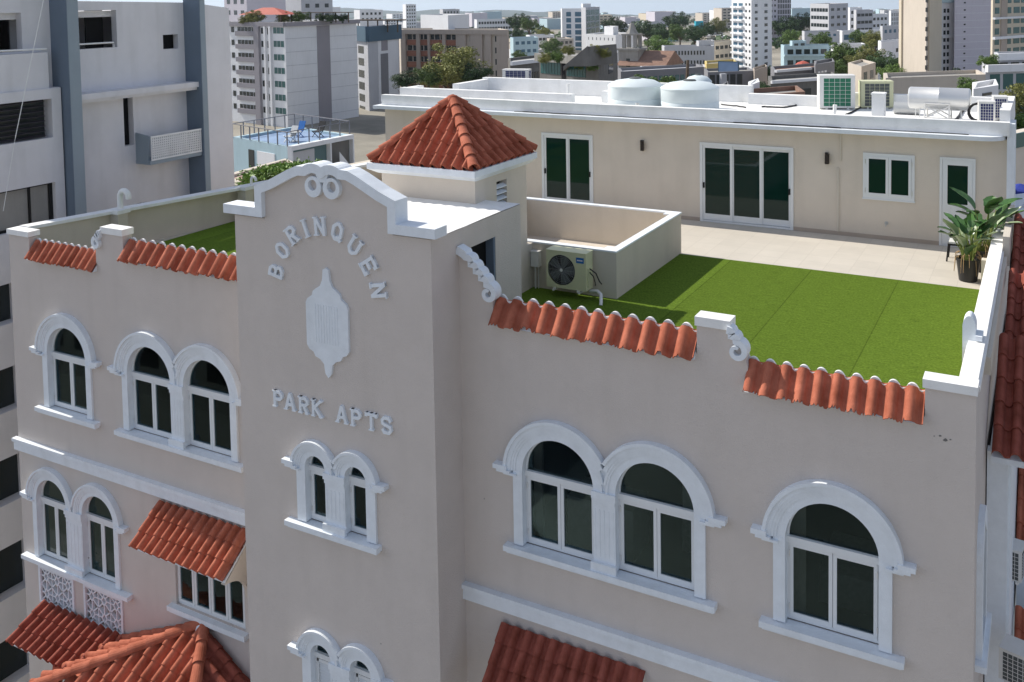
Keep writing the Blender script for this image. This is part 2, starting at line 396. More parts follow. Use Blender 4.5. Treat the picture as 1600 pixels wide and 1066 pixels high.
# right parapet: broad sunlit coping, stub posts
rp = MB(); rp.box(XR-.27, XR+.03, .28, 11.9, 20.85, 20.93); rp.box(XR-.25, XR, .3, 11.9, 20.93, 21.0)
rp.build('side_coping', 'roofwhite', B)
rl = MB(); rl.box(XR-.29, XR-.252, .31, 11.88, 19.97, 20.84)
rl.box(XR-.02, XR+.10, 1.8, 8.2, 20.55, 20.84); rl.box(XR-.0, XR+.14, 8.3, 11.8, 20.6, 21.25); rl.build('parapet_lining', 'cream2', B)
post = MB(); post.box(-1.20, -1.0, 2.0, 2.28, 19.97, 21.2)
post.add([( -1.1+.10*math.cos(q)*1.02, y, 21.2+.2*math.sin(q)) for y in (2.0, 2.28) for q in [math.pi*k/12 for k in range(13)]],
         [tuple(range(13)), tuple(range(25, 12, -1))]+[(k, k+1, 14+k, 13+k) for k in range(12)])
post.box(-1.0, -.9, 1.95, 2.32, 21.02, 21.10)
post.build('parapet_post', 'white', B)
post = MB(); post.box(-1.27, -1.13, 8.0, 8.22, 19.97, 20.75); post.build('parapet_post', 'cream2', B)

# ---- copings of the stepped parapet
def coping(x0, x1, z, h=.13, over=.045):
    c = MB(); c.box(x0-.02, x1+.02, -over, .27, z-h, z); c.build('coping', 'roofwhite', B)
coping(-1.56, XR, 21.04); coping(-5.05, -4.5, 21.46, .15); coping(-19.6, -18.88, 21.46, .15); coping(XL, -22.33, 21.05)

def volute(pts, ws, y0=-.09, y1=.12, bumps=()):
    mb = MB(); stroke(mb, pts, 0, y0, y1, ws=ws)
    for i, (bx, bz, r) in enumerate(bumps): mb.lathe((bx, y0-.01, bz), [(r, 0), (r, y1-y0+.015)], 14, 'y')
    mb.build('scroll', 'white', B, smooth=True)
def curl(cx, cz, r0, r1, a0, a1, n=22): return [(cx+(r0+(r1-r0)*i/n)*math.cos(R(a0+(a1-a0)*i/n)), cz+(r0+(r1-r0)*i/n)*math.sin(R(a0+(a1-a0)*i/n))) for i in range(n+1)]
# big scroll stepping down from the tower
def wavy(p0, p1, n, amp):
    L = []; d = Vector(p1)-Vector(p0); nn = Vector((-d.y, d.x)).normalized()
    for i in range(n*6+1):
        t = i/(n*6); L.append(tuple(Vector(p0)+d*t+nn*amp*abs(math.sin(math.pi*t*n))))
    return L
pts = [(-9.66, 22.05), (-9.5, 21.98)] + wavy((-9.46, 21.93), (-9.02, 21.47), 4, .05) + curl(-9.0, 21.31, .15, .05, 80, -300)
volute(pts, [.15]*2+[.12]*25+[.11-.055*i/22 for i in range(23)])
pts = wavy((-4.52, 21.33), (-4.36, 21.16), 2, .03) + curl(-4.36, 21.0, .15, .05, 80, -300)
volute(pts, [.12]*13+[.10-.05*i/22 for i in range(23)])
pts = wavy((-19.6, 21.33), (-19.72, 21.2), 2, -.03) + curl(-19.74, 21.07, .13, .05, 100, 460)
volute(pts, [.12]*13+[.10-.05*i/22 for i in range(23)])

# ---- barrel tiles along the parapet, one object part per run
def run(x0, x1, n, ztop, m='tile'):
    t = MB(); L = math.hypot(.34, .42)
    tiles(t, (x0, .18, ztop), (1, 0, 0), (0, -.34, -.42), x1-x0, L, n, 1, hr=.27, lift=.01, jit=.03, rough_end=.25, cf=.62, pan=.10, pw=.58)
    t.build('roof_tiles', m, B)
    b = MB(); b.prism([(-.10, ztop-.42), (.0, ztop-.44), (.26, ztop-.18), (.26, ztop-.06), (.17, ztop-.08)], x0+.01, x1-.01, 'x'); b.build('tile_bed', 'white', B)
    k = MB()                                                          # mortar line at the top of the tiles
    p = (x1-x0)/n; pr_ = []
    for i in range(n*12+1):
        u = i*p/12; t_ = (i % 12)/12
        h = math.sin(math.pi*min(1, t_/.62))**.58*p*.27 if t_ < .62 else -math.sin(math.pi*(t_-.62)/.38)*p*.08
        pr_.append((x0+u, ztop+h-.008))
    k.prism(pr_+[(x1, ztop-.1), (x0, ztop-.1)], .17, .215, 'y'); k.build('mortar_edge', 'roofwhite', B)
run(-8.95, -5.07, 12, 21.17); run(-4.24, -1.56, 10, 20.80); run(-22.33, -19.84, 10, 20.80); run(-18.88, -14.42, 14, 21.17)

for k, (x, z, r_) in enumerate(((-1.34, 20.22, .018), (-1.27, 20.17, .028), (-1.2, 20.19, .014), (-1.42, 20.2, .010), (-11.0, 14.6, .012), (-9.2, 17.4, .012), (-20.6, 13.2, .02))):
    yy = YT if -14 < x < -9.7 else 0
    c_ = MB(); c_.prism([(x+r_*random.uniform(.6, 1.3)*math.cos(a_), z+r_*random.uniform(.5, 1.1)*math.sin(a_)) for a_ in [i*.7 for i in range(9)]], yy-.004, yy+.003, 'y'); c_.build('stucco_chip', 'concd', B)
# ---- string course
sc_ = MB(); sc_.box(XL-.06, XT0-.02, -.09, 0, 15.40, 15.62); sc_.box(XL-.08, XT0-.02, -.13, 0, 15.62, 15.70); sc_.build('string_course', 'white', B)
sc_ = MB(); sc_.box(XT1+.0, XR+.06, -.09, 0, 15.40, 15.62); sc_.box(XT1, XR+.08, -.13, 0, 15.62, 15.70); sc_.build('string_course', 'white', B)

# ---- arched windows
def window(cx, a, zb, zs, y, leaves=2, shutter=False, g='gp', fwd=None):
    """white frame with an arched light above hinged casements; y = face of the wall"""
    f = MB(); yo = y+.10; fw = .055
    zt = zs-.03
    L = arc(cx, zs, a-.001, 0, 180, 24); I = arc(cx, zs, a-.03, 0, 180, 24)
    f.prism([(cx+a-.001, zs-.02)]+L+[(cx-a+.001, zs-.02), (cx-a+.03, zs-.02)]+I[::-1]+[(cx+a-.03, zs-.02)], yo, yo+.06)
    f.box(cx-a, cx+a, yo-.03, yo+.06, zs-.12, zs-.02)                 # transom
    f.box(cx-a, cx-a+.035, yo, yo+.06, zb, zs-.12); f.box(cx+a-.035, cx+a, yo, yo+.06, zb, zs-.12); f.box(cx-a+.035, cx+a-.035, yo, yo+.06, zb, zb+.045)
    fo = f.build('window', 'frame', B)
    gl = MB(); gl.prism([(cx-a+.03, zs-.02)]+I[::-1]+[(cx+a-.03, zs-.02)], yo+.03, yo+.045); gl.build('pane', g, fo)
    wd = (2*a-.07)/leaves
    for i in range(leaves):
        x0 = cx-a+.035+i*wd; x1 = x0+wd
        if shutter:
            s = MB()
            for (p, q, r, t) in ((x0, x0+.05, zb+.06, zs-.15), (x1-.05, x1, zb+.06, zs-.15), (x0, x1, zb+.06, zb+.12), (x0, x1, zs-.21, zs-.15)): s.box(p+.003, q-.003, yo-.01, yo+.04, r, t)
            z = zb+.13
            while z < zs-.25: s.obox((x0+.05, yo+.0, z), (x1-x0-.1, 0, 0), (0, .03, .04), (0, .006, -.008)); z += .055
            s.build('shutter', 'frame', fo)
        else:
            s = MB(); lo, hi = zb+.045, zs-.122; fw = .062
            s.prism([(x0+.004, lo), (x1-.004, lo), (x1-.004, hi), (x0+.004, hi)], yo-.012, yo+.035, 'y', [[(x0+fw, lo+.075), (x1-fw, lo+.075), (x1-fw, hi-.065), (x0+fw, hi-.065)]])
            so_ = s.build('casement', 'frame', fo)
            p = MB(); p.box(x0+fw-.003, x1-fw+.003, yo+.008, yo+.018, lo+.073, hi-.063); p.build('pane', g, fo)
            h = MB(); xx = x0+.0 if i == 0 else x1-.012
            for zz in (lo+.12, hi-.22): h.box(xx, xx+.014, yo-.03, yo-.01, zz, zz+.10)
            h.build('hinge', 'steel', fo)
    return fo

def surround(cs, a, zb, zs, y, hood, jamb, foot, sill_x, pil=True, leaf=None, broken=False):
    """moulded white surround round one window or a pair"""
    s = MB(); c0, c1 = cs[0], cs[-1]
    # flat inner ring and jambs
    def ringpoly(cx, r0, r1, lim0=0, lim1=180):
        return arc(cx, zs, r1, lim0, lim1, 26)+arc(cx, zs, r0, lim0, lim1, 26)[::-1]
    mid = (c0+c1)/2 if len(cs) == 2 else None
    ho = hood
    for k, cx in enumerate(cs):
        l0, l1 = 0, 180
        for (r0, r1, p) in ((a, a+(ho-a)*.38, .045), (a+(ho-a)*.38, a+(ho-a)*.50, .065), (a+(ho-a)*.50, a+(ho-a)*.62, .08), (a+(ho-a)*.62, a+(ho-a)*.84, .095), (a+(ho-a)*.84, ho, .13)):
            if mid is not None and r1 > abs(mid-cx):
                t = math.degrees(math.acos(min(1, abs(mid-cx)/r1)))
                if k == 0: l0 = t; l1 = 180
                else: l0 = 0; l1 = 180-t
            else: l0, l1 = 0, 180
            s.prism(ringpoly(cx, r0, r1, l0, l1), y-p, y+(.14 if r0 == a else .002)+.001*k, 'y')
    # fill between the two arches
    if mid is not None:
        x0, x1 = c0+a, c1-a; zi = zs+math.sqrt(max(0, ho**2-(mid-c0)**2))
        poly = [(x0+.012, zs+.001)] + [p for p in arc(c0, zs, a+.012, 0, 60, 10) if p[0] < mid and p[1] < zi-.1][1:] + [(mid, zi-.12)] + [p for p in arc(c1, zs, a+.012, 120, 180, 10) if p[0] > mid and p[1] < zi-.1][:-1] + [(x1-.012, zs+.001)]
        s.prism(poly, y-.03, y+.13, 'y')
        if pil:
            wp = x1-x0
            s.box(x0, x1, y-.05, y+.14, zb, zs)
            n = 4
            for i in range(n+1): s.box(x0+.03+(wp-.075)*i/n, x0+.03+(wp-.075)*i/n+.015+.0, y-.057, y-.05, zb+.22, zs-.32)
            s.box(x0-.02, x1+.02, y-.09, y-.05, zs-.12, zs+.0); s.box(x0-.0, x1+.0, y-.075, y-.05, zs-.20, zs-.12)
            s.box(x0-.03, x1+.03, y-.12, y-.05, zb-.02, zb+.13)
    for sg, cx in ((-1, c0), (1, c1)):
        xa, xb = sorted((cx+sg*a, cx+sg*(a+jamb))); s.box(xa, xb, y-.05, y+.14, zb, zs)
        xa, xb = sorted((cx+sg*(a+jamb*.55), cx+sg*(ho))); s.box(xa, xb, y-.105, y, zs-.09, zs-.052)
        xa, xb = sorted((cx+sg*(ho-.08), cx+sg*foot)); s.box(xa, xb, y-.146, y, zs+.002, zs+.085)
        xa, xb = sorted((cx+sg*(ho-.14), cx+sg*(foot-.07))); s.box(xa, xb, y-.136, y, zs-.05, zs-.002)
    s.build('window_surround', 'white', B)
    q = MB(); x0, x1 = sill_x
    q.box(x0, x1, y-.16, y+.10, zb-.12, zb-.02); q.box(x0+.04, x1-.04, y-.11, y, zb-.17, zb-.12); q.build('sill', 'white', B)

for c, a, b, s in wins: window(c, a, b, s, 0)
surround([-7.65, -5.81], .71, 16.74, 18.12, 0, 1.07, .19, 1.27, (-8.72, -4.72))
surround([-2.885], .71, 16.74, 18.12, 0, 1.07, .19, 1.24, (-3.99, -1.80))
surround([-21.07], .71, 16.74, 18.12, 0, 1.07, .19, 1.26, (-22.20, -19.95))
surround([-18.17, -16.33], .71, 16.74, 18.12, 0, 1.07, .19, 1.27, (-19.27, -15.22))
for c, a, b, s in low: window(c, a, b, s, 0, g='gg')
surround([-21.9, -20.16], .57, 12.75, 14.28, 0, .885, .16, 1.08, (-23.02, -19.05))
# pierced breeze-block panels under the lower pair
for gx0, gx1, gz0, gz1 in grl:
    g = MB(); y0, y1 = .0, .09; nx, nz = 3, 2; cw, ch = (gx1-gx0)/nx, (gz1-gz0)/nz
    g.prism([(gx0-.05, gz0-.05), (gx1+.05, gz0-.05), (gx1+.05, gz1+.05), (gx0-.05, gz1+.05)], -.03, .03, 'y', [[(gx0+.02, gz0+.02), (gx1-.02, gz0+.02), (gx1-.02, gz1-.02), (gx0+.02, gz1-.02)]])
    for i in range(nx):
        for k in range(nz):
            X, Z = gx0+cw*(i+.5), gz0+ch*(k+.5); hw, hh = cw/2, ch/2
            stroke(g, [(X-hw*.42, Z), (X, Z+hh*.55), (X+hw*.42, Z), (X, Z-hh*.55)], .035, .001, .08, closed=True)
            for sx in (-1, 1):
                for sz in (-1, 1):
                    stroke(g, [(X+sx*hw*.2, Z+sz*hh*.32), (X+sx*hw, Z+sz*hh)], .032, .004, .078)
            stroke(g, [(X, Z+hh*.55), (X, Z+hh)], .03, .006, .076); stroke(g, [(X, Z-hh*.55), (X, Z-hh)], .03, .006, .076)
            stroke(g, [(X-hw, Z), (X-hw*.42, Z)], .03, .008, .074); stroke(g, [(X+hw*.42, Z), (X+hw, Z)], .03, .008, .074)
        if i: stroke(g, [(gx0+cw*i, gz0), (gx0+cw*i, gz1)], .03, .01, .07)
    g.build('pierced_screen', 'white', B)
    g = MB(); g.box(gx0-.02, gx1+.02, .24, .26, gz0-.02, gz1+.02); g.build('screen_backing', 'cream2', B)
# four-light window under the awning
f = MB(); x0, x1, z0, z1 = -17.57, -15.42, 12.93, 14.5; n = 4
f.prism([(x0, z0), (x1, z0), (x1, z1), (x0, z1)], .06, .13, 'y', [[(x0+.05+(x1-x0-.06)*i/n, z0+.07), (x0+.05+(x1-x0-.06)*(i+1)/n-.05, z0+.07), (x0+.05+(x1-x0-.06)*(i+1)/n-.05, z1-.05), (x0+.05+(x1-x0-.06)*i/n, z1-.05)] for i in range(n)])
fo = f.build('window', 'frame', B)
for i in range(n):
    xa = x0+.05+(x1-x0-.06)*i/n; xb = x0+.05+(x1-x0-.06)*(i+1)/n-.05
    s = MB(); s.prism([(xa-.01, z0+.06), (xb+.01, z0+.06), (xb+.01, z1-.04), (xa-.01, z1-.04)], .045, .09, 'y', [[(xa+.045, z0+.12), (xb-.045, z0+.12), (xb-.045, z1-.1), (xa+.045, z1-.1)]]); s.build('casement', 'frame', fo)
    p = MB(); p.box(xa+.04, xb-.04, .07, .08, z0+.115, z1-.095); p.build('pane', 'gp', fo)
q = MB(); q.box(x0-.16, x1+.10, -.14, .05, z0-.12, z0-.01); q.box(x0-.12, x1+.06, -.10, 0, z0-.17, z0-.12); q.build('sill', 'white', B)

# rooms seen through the panes
def rooms(x0, x1, y, z0, z1, d=3.5, cols=()):
    r = MB()
    r.box(x0, x0+.05, y, y+d, z0, z1); r.box(x1-.05, x1, y, y+d, z0, z1); r.box(x0, x1, y+d, y+d+.05, z0, z1); r.box(x0, x1, y, y+d, z1, z1+.05)
    r.build('interior_wall', 'room', B)
    r = MB(); r.box(x0, x1, y, y+d, z0-.05, z0); r.build('interior_floor', 'roomfloor', B)
    for (cx, w_, zz0, zz1, yy) in cols:
        c = MB(); n = 14; vs = []
        for i in range(n+1):
            for zz in (zz0, zz1): vs.append((cx+w_*i/n, yy+.05*math.sin(i*2.1), zz))
        c.add(vs, [(2*i, 2*i+2, 2*i+3, 2*i+1) for i in range(n)]); c.build('curtain', 'curtain', B)
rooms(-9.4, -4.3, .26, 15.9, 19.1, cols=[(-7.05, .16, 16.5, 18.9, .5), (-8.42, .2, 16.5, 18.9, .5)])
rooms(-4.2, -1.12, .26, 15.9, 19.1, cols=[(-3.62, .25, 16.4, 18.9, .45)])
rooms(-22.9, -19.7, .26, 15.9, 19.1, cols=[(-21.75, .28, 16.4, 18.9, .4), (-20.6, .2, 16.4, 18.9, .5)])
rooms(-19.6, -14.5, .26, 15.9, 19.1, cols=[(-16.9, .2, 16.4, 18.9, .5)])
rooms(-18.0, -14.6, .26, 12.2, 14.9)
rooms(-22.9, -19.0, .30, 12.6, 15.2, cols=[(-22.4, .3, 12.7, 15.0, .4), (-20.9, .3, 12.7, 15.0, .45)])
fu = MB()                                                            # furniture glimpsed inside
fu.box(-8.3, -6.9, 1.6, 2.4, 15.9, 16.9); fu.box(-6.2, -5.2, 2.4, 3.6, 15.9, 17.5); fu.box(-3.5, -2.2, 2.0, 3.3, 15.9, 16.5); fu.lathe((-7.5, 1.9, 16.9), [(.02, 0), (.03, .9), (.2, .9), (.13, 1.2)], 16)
fu.build('furniture', 'curtain', B)

# ---- the tower
tw = MB()
ped = [(XT0, 0), (XT1, 0), (XT1, 22.42), (-10.5, 22.42), (-10.5, 22.95)]
S_r = [(-10.5, 22.97), (-10.75, 23.05), (-11.0, 23.17), (-11.25, 23.30), (-11.5, 23.40), (-11.75, 23.45), (-11.92, 23.40), (-12.05, 23.2)]
ped += S_r[:-1] + [(-12.05, 23.1)] + [(-24.1-x, z) for x, z in S_r[:-1][::-1]] + [(-13.6, 22.95), (-13.6, 22.42), (XT0, 22.42)]
tpts = [(-12.46, .25, 16.55, 17.66), (-11.48, .25, 16.55, 17.66), (-12.46, .25, 12.5, 13.88), (-11.48, .25, 12.5, 13.88)]
tw.prism(ped, YT, YT+.25, 'y', [arch_hole(c, a+.03, b-.03, s) for c, a, b, s in tpts])
tw.prism([(YT+.25, 0), (2.3, 0), (2.3, 22.405), (YT+.25, 22.405)], XT1-.2, XT1, 'x', [[(.42, 20.15), (1.30, 20.15), (1.30, 21.97), (.42, 21.97)]])
tw.box(XT0, XT0+.2, YT+.25, 2.3, 0, 22.405); tw.box(XT0+.2, XT1-.2, 2.1, 2.3, 19.9, 22.405)
tw.build('tower', 'taupe', B)
rf = MB(); n = 16                                                    # uneven coated slab of the tower roof
gx = [XT0+(XT1-XT0)*i/n for i in range(n+1)]; gy = [YT+.25+(2.3-YT-.25)*i/10 for i in range(11)]
vs = [(x, y, 22.42+random.uniform(-.006, .008)) for x in gx for y in gy]
fs = [(i*11+j, (i+1)*11+j, (i+1)*11+j+1, i*11+j+1) for i in range(n) for j in range(10)]
rf.add(vs, fs); rf.box(XT0+.2, XT1-.2, YT+.26, 2.1, 22.3, 22.405); rf.build('tower_roof', 'roofwhite', B)
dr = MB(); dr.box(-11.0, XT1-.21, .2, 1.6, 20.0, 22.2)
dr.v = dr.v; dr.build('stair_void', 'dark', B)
dj = MB(); dj.box(XT1-.19, XT1-.01, 1.302-.06, 1.299, 20.15, 21.97); dj.build('door_jamb', 'nbb', B)
# stair house with its hipped tile roof
st = MB(); st.prism([(1.9, 19.96), (4.05, 19.96), (4.05, 22.97), (1.9, 22.97)], -10.7, -10.5, 'x', [[(2.75, 22.20), (3.18, 22.20), (3.18, 22.72), (2.75, 22.72)]])
st.box(-12.9, -10.7, 1.9, 2.09, 19.96, 22.97); st.box(-12.9, -10.7, 3.85, 4.05, 19.96, 22.97); st.box(-12.9, -12.7, 2.09, 3.85, 19.96, 22.97)
sh = st.build('stair_house', 'cream', B)
vt = MB()
for i in range(4): vt.obox((-10.60, 2.75, 22.22+i*.13), (.10, 0, -.05), (0, .43, 0), (0, 0, .02)); 
vt.build('vent_slats', 'white', sh)
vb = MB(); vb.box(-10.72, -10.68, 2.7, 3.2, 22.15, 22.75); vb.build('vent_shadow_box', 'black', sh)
ec = MB(); ex0, ex1, ey0, ey1, ez = -13.08, -10.32, 1.62, 4.25, 23.15
ec.add([(-12.95, 1.85, 22.90), (-10.45, 1.85, 22.90), (-10.45, 4.1, 22.90), (-12.95, 4.1, 22.90), (ex0, ey0, 23.02), (ex1, ey0, 23.02), (ex1, ey1, 23.02), (ex0, ey1, 23.02),
        (ex0, ey0, 23.15), (ex1, ey0, 23.15), (ex1, ey1, 23.15), (ex0, ey1, 23.15)],
       [(3, 2, 1, 0), (0, 1, 5, 4), (1, 2, 6, 5), (2, 3, 7, 6), (3, 0, 4, 7), (4, 5, 9, 8), (5, 6, 10, 9), (6, 7, 11, 10), (7, 4, 8, 11), (8, 9, 10, 11)])
ec.build('eave_cornice', 'white', B)
apex = Vector((-11.70, 2.93, 24.42)); o = -.05
cs = [Vector((ex0-o, ey0-o, ez+.0)), Vector((ex1+o, ey0-o, ez)), Vector((ex1+o, ey1+o, ez)), Vector((ex0-o, ey1+o, ez))]
for k, (nc, ncr) in enumerate(((10, 6), (9, 6), (10, 6), (9, 6))):
    A, C_ = cs[k], cs[(k+1) % 4]; U = (C_-A); W = U.length; mid = (A+C_)/2; S = mid-apex; U2 = U.normalized(); S = S-U2*(S.dot(U2)); L = S.length
    ap = (apex-A).dot(U2); O = apex-U2*ap
    t = MB(); tiles(t, O, U, S, W, L, nc, ncr, start=lambda u, ap=ap, W=W, L=L: L*(max(0, (ap-u)/ap) if u < ap else (u-ap)/(W-ap)), hr=.44, lift=.03, jit=.008, cf=.46, pan=.10)
    t.build('hip_roof_tiles', 'tile', B)
for c in cs:
    t = MB(); d = (apex-c); ridge(t, apex+Vector((0, 0, .03)), c+Vector((0, 0, .05)), .115, 7); t.build('ridge_tiles', 'tile', B)
t = MB(); t.lathe(apex, [(.16, -.06), (.16, .02), (.1, .1), (.02, .13)], 12); t.build('ridge_cap', 'tile', B)

# pediment coping with twin volutes
def both(pts): return pts, [(-24.1-x, z) for x, z in pts]
cop = [(-9.50, 22.555), (-10.44, 22.555), (-10.44, 23.01), (-10.75, 23.13), (-11.0, 23.25), (-11.25, 23.37), (-11.45, 23.45)] + curl(-11.84, 23.19, .335, .335, 52, 140, 8)
for k_, pts in enumerate(both(cop)):
    mb = MB(); stroke(mb, pts, .18, YT-.10-.003*k_, YT+.27+.003*k_); mb.build('pediment_coping', 'white', B)
for sg, cx in ((1, -11.83), (-1, -12.27)):
    mb = MB(); mb.prism(arc(cx, 23.17, .20, 0, 360, 28)[:-1], YT-.085, YT+.002, 'y', [arc(cx+sg*.01, 23.20, .105, 0, 360, 20)[:-1]]); mb.build('volute', 'white', B)
mb = MB(); mb.prism([(-12.13, 23.27), (-11.97, 23.27), (-11.90, 23.42), (-11.98, 23.42), (-12.05, 23.33), (-12.12, 23.42), (-12.20, 23.42)], YT-.08, YT+.262); mb.build('pediment_coping', 'white', B)
# cartouche
md = [(-12.05, 21.64), (-11.98, 21.60), (-11.96, 21.40), (-11.90, 21.28), (-11.80, 21.22), (-11.72, 21.16), (-11.70, 21.08), (-11.58, 21.0), (-11.54, 20.92), (-11.54, 20.10), (-11.60, 20.02), (-11.70, 19.98), (-11.74, 19.90), (-11.86, 19.86), (-11.95, 19.78), (-11.98, 19.60), (-12.05, 19.52)]
md = md + [(-24.14-x+.04-.0, z) for x, z in md[1:-1][::-1]]
mb = MB(); mb.prism(md, YT-.05, YT+.002)
for i in range(9): mb.box(-12.34+i*.066, -12.34+i*.066+.022, YT-.056, YT-.05, 20.18, 20.92)
mb.build('cartouche', 'white', B)

# lettering: slab-serif strokes on a 2 x 3 cell
def letter(ch, x, z, h, ang, w=.28):
    sw = h*.175; mb = MB(); W = w/2; H = h/2; S = []; Q = []; e = sw/2
    l, r, t, b = -W+e, W-e, H-e, -H+e
    def st_(*p, closed=False): S.append((list(p), closed))
    def serif(cx, cz, k=1.9): Q.append((cx, cz, sw*k/2))
    c = W*.55
    oval = [(l, b+c), (l+c, b), (r-c, b), (r, b+c), (r, t-c), (r-c, t), (l+c, t), (l, t-c)]
    if ch == 'O': st_(*oval, closed=True)
    if ch == 'Q': st_(*oval, closed=True); st_((0, b+c*.9), (r+.02, b-e*.8))
    if ch == 'I': st_((0, H), (0, -H)); serif(0, H); serif(0, -H)
    if ch == 'B':
        st_((l, b), (r-c*.8, b), (r, b+c*.7), (r, -c*.6), (r-c*.6, 0), (l, 0)); st_((l, 0.0), (r-c*.8, 0), (r-.01, c*.6), (r-.01, t-c*.7), (r-c*.8, t), (l, t)); st_((l+e*.6, H), (l+e*.6, -H))
    if ch in 'PR':
        st_((l, 0), (r-c*.7, 0), (r, c*.6), (r, t-c*.7), (r-c*.8, t), (l, t)); st_((l+e*.6, H), (l+e*.6, -H)); serif(l+e*.6, -H); serif(l+e*.3, H, 1.5)
        if ch == 'R': st_((0, 0), (r-e*.2, -H)); serif(r-e*.2, -H, 1.6)
    if ch == 'N': st_((l, -H), (l, H)); st_((l, t+e*.4), (r, b-e*.4)); st_((r, -H), (r, H)); serif(l, -H, 1.8); serif(r, H, 1.8); serif(l-e*.3, H, 1.4)
    if ch == 'U': st_((l, H), (l, b+c), (l+c, b), (r-c, b), (r, b+c), (r, H)); serif(l, H, 1.8); serif(r, H, 1.8)
    if ch == 'E': st_((l, H), (l, -H)); st_((l, t), (r+e*.5, t)); st_((l, 0), (r-c*.4, 0)); st_((l, b), (r+e*.5, b)); serif(l, H, 1.4); serif(l, -H, 1.4); st_((r+e*.1, t+e), (r+e*.1, t-e*2)); st_((r+e*.1, b-e), (r+e*.1, b+e*2))
    if ch == 'A': st_((l-e*.3, -H), (-e*.1, H)); st_((r+e*.3, -H), (e*.1, H)); st_((l+e, -H*.3), (r-e, -H*.3)); serif(l-e*.3, -H, 1.6); serif(r+e*.3, -H, 1.6)
    if ch == 'K': st_((l, -H), (l, H)); st_((l, -e*.4), (r, H)); st_((l+c*.6, e*.4), (r+e*.2, -H)); serif(l, -H, 1.7); serif(l, H, 1.7); serif(r+e*.1, -H, 1.6); serif(r, H, 1.5)
    if ch == 'T': st_((0, -H), (0, H)); st_((-W, t), (W, t)); serif(0, -H, 2.0); st_((-W+e*.4, t+e), (-W+e*.4, t-e*1.6)); st_((W-e*.4, t+e), (W-e*.4, t-e*1.6))
    if ch == 'S': st_((r, t-c*.9), (r-c*.6, t), (l+c*.6, t), (l, t-c*.7), (l+c*.2, c*.35), (r-c*.2, -c*.35), (r, b+c*.7), (r-c*.6, b), (l+c*.6, b), (l, b+c*.9))
    ca, sa = math.cos(ang), math.sin(ang); k = 0
    rot = lambda p: (x+p[0]*ca-p[1]*sa, z+p[0]*sa+p[1]*ca)
    for p, cl in S:
        stroke(mb, [rot(q) for q in p], sw, YT-.05-.0015*k, YT+.002, closed=cl); k += 1
    for qx, qz, hw in Q:
        zz = qz-math.copysign(sw*.22, qz); stroke(mb, [rot((qx-hw, zz)), rot((qx+hw, zz))], sw*.44, YT-.053-.0015*k, YT+.002); k += 1
    mb.build('letter', 'white', B)
lc_ = (-12.06, 21.15)
for ch, x, z in (('B', -13.31, 21.41), ('O', -13.13, 21.85), ('R', -12.87, 22.18), ('I', -12.53, 22.34), ('N', -12.17, 22.42), ('Q', -11.75, 22.36), ('U', -11.35, 22.13), ('E', -11.03, 21.80), ('N', -10.82, 21.37)):
    letter(ch, x, z, .36, math.atan2(z-lc_[1], x-lc_[0])-math.pi/2, .255)
for ch, x in (('P', -13.36), ('A', -13.05), ('R', -12.70), ('K', -12.36), ('A', -11.76), ('P', -11.42), ('T', -11.06), ('S', -10.71)):
    letter(ch, x, 18.87, .33, 0, .25)

for c, a, b, s in tpts[:2]: window(c, a, b, s, YT, leaves=1)
for c, a, b, s in tpts[2:]: window(c, a, b, s, YT, leaves=1, shutter=True)
for b, s in ((16.55, 17.66), (12.5, 13.88)):
    surround([-12.46, -11.48], .25, b, s, YT, .56, .22, .76, (-13.18, -10.92))
rooms(-13.4, -10.6, YT+.26, 16.2, 18.3, 1.2); rooms(-13.4, -10.6, YT+.26, 12.2, 14.6, 1.2)

# ---- tiled awnings
def awning(x0, x1, zt, depth, drop, nc, ncr, m, name='awning', bl=False, br=True):
    L = math.hypot(depth, drop)
    t = MB(); tiles(t, (x0, -.03, zt), (1, 0, 0), (0, -depth, -drop), x1-x0, L, nc, ncr, hr=.42, lift=.035, jit=.015); a_ = t.build(name, m, B)
    u = MB(); u.obox((x0+.02, -.0, zt-.10), (x1-x0-.04, 0, 0), (0, -depth*.95, -drop*.95), (0, 0, .05)); u.build('awning_board', 'white', a_)
    for ok, xx in ((bl, x0+.02), (br, x1-.14)):
        if ok:
            b = MB(); cz = [(0, zt-.1), (0, zt-drop-.78), (-.12, zt-drop-.78)] + [(-.12-depth*.8*(1-math.cos(R(9*k))), zt-drop-.78+.66*math.sin(R(9*k))) for k in range(1, 11)]
            b.prism(cz, xx, xx+.12, 'x'); b.build('awning_bracket', 'cream', a_)
awning(-17.95, -15.12, 15.28, .82, .66, 12, 3, 'tile')
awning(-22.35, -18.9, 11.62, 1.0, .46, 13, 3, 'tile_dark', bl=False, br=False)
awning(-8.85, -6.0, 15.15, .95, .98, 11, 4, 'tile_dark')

# ---- hipped bay roof low on the left
ap = Vector((-16.65, -.02, 12.72)); ez = 11.05; yb = -2.6
cL = Vector((-20.6, yb+.3, ez-.05)); cR = Vector((-14.62, yb, ez)); wl = Vector((-20.6, 0, ez-.05)); wr = Vector((-14.42, -.0, 11.9))
def hipface(A, C_, nc, ncr, m='tile'):
    U = C_-A; W = U.length; U2 = U.normalized(); a_ = (ap-A).dot(U2); O0 = A+U2*a_; S = O0-ap; L = S.length; O = ap-U2*a_
    t = MB(); tiles(t, O, U, S, W, L, nc, ncr, start=lambda u: L*(max(0, (a_-u)/a_) if u < a_ else (u-a_)/max(1e-6, W-a_)), hr=.42, lift=.035, jit=.02)
    t.build('bay_roof_tiles', m, B)
hipface(cL, cR, 19, 9); hipface(wl, cL, 8, 10); hipface(cR, Vector((-14.42, 0, 11.3)), 8, 8, 'tile_dark')
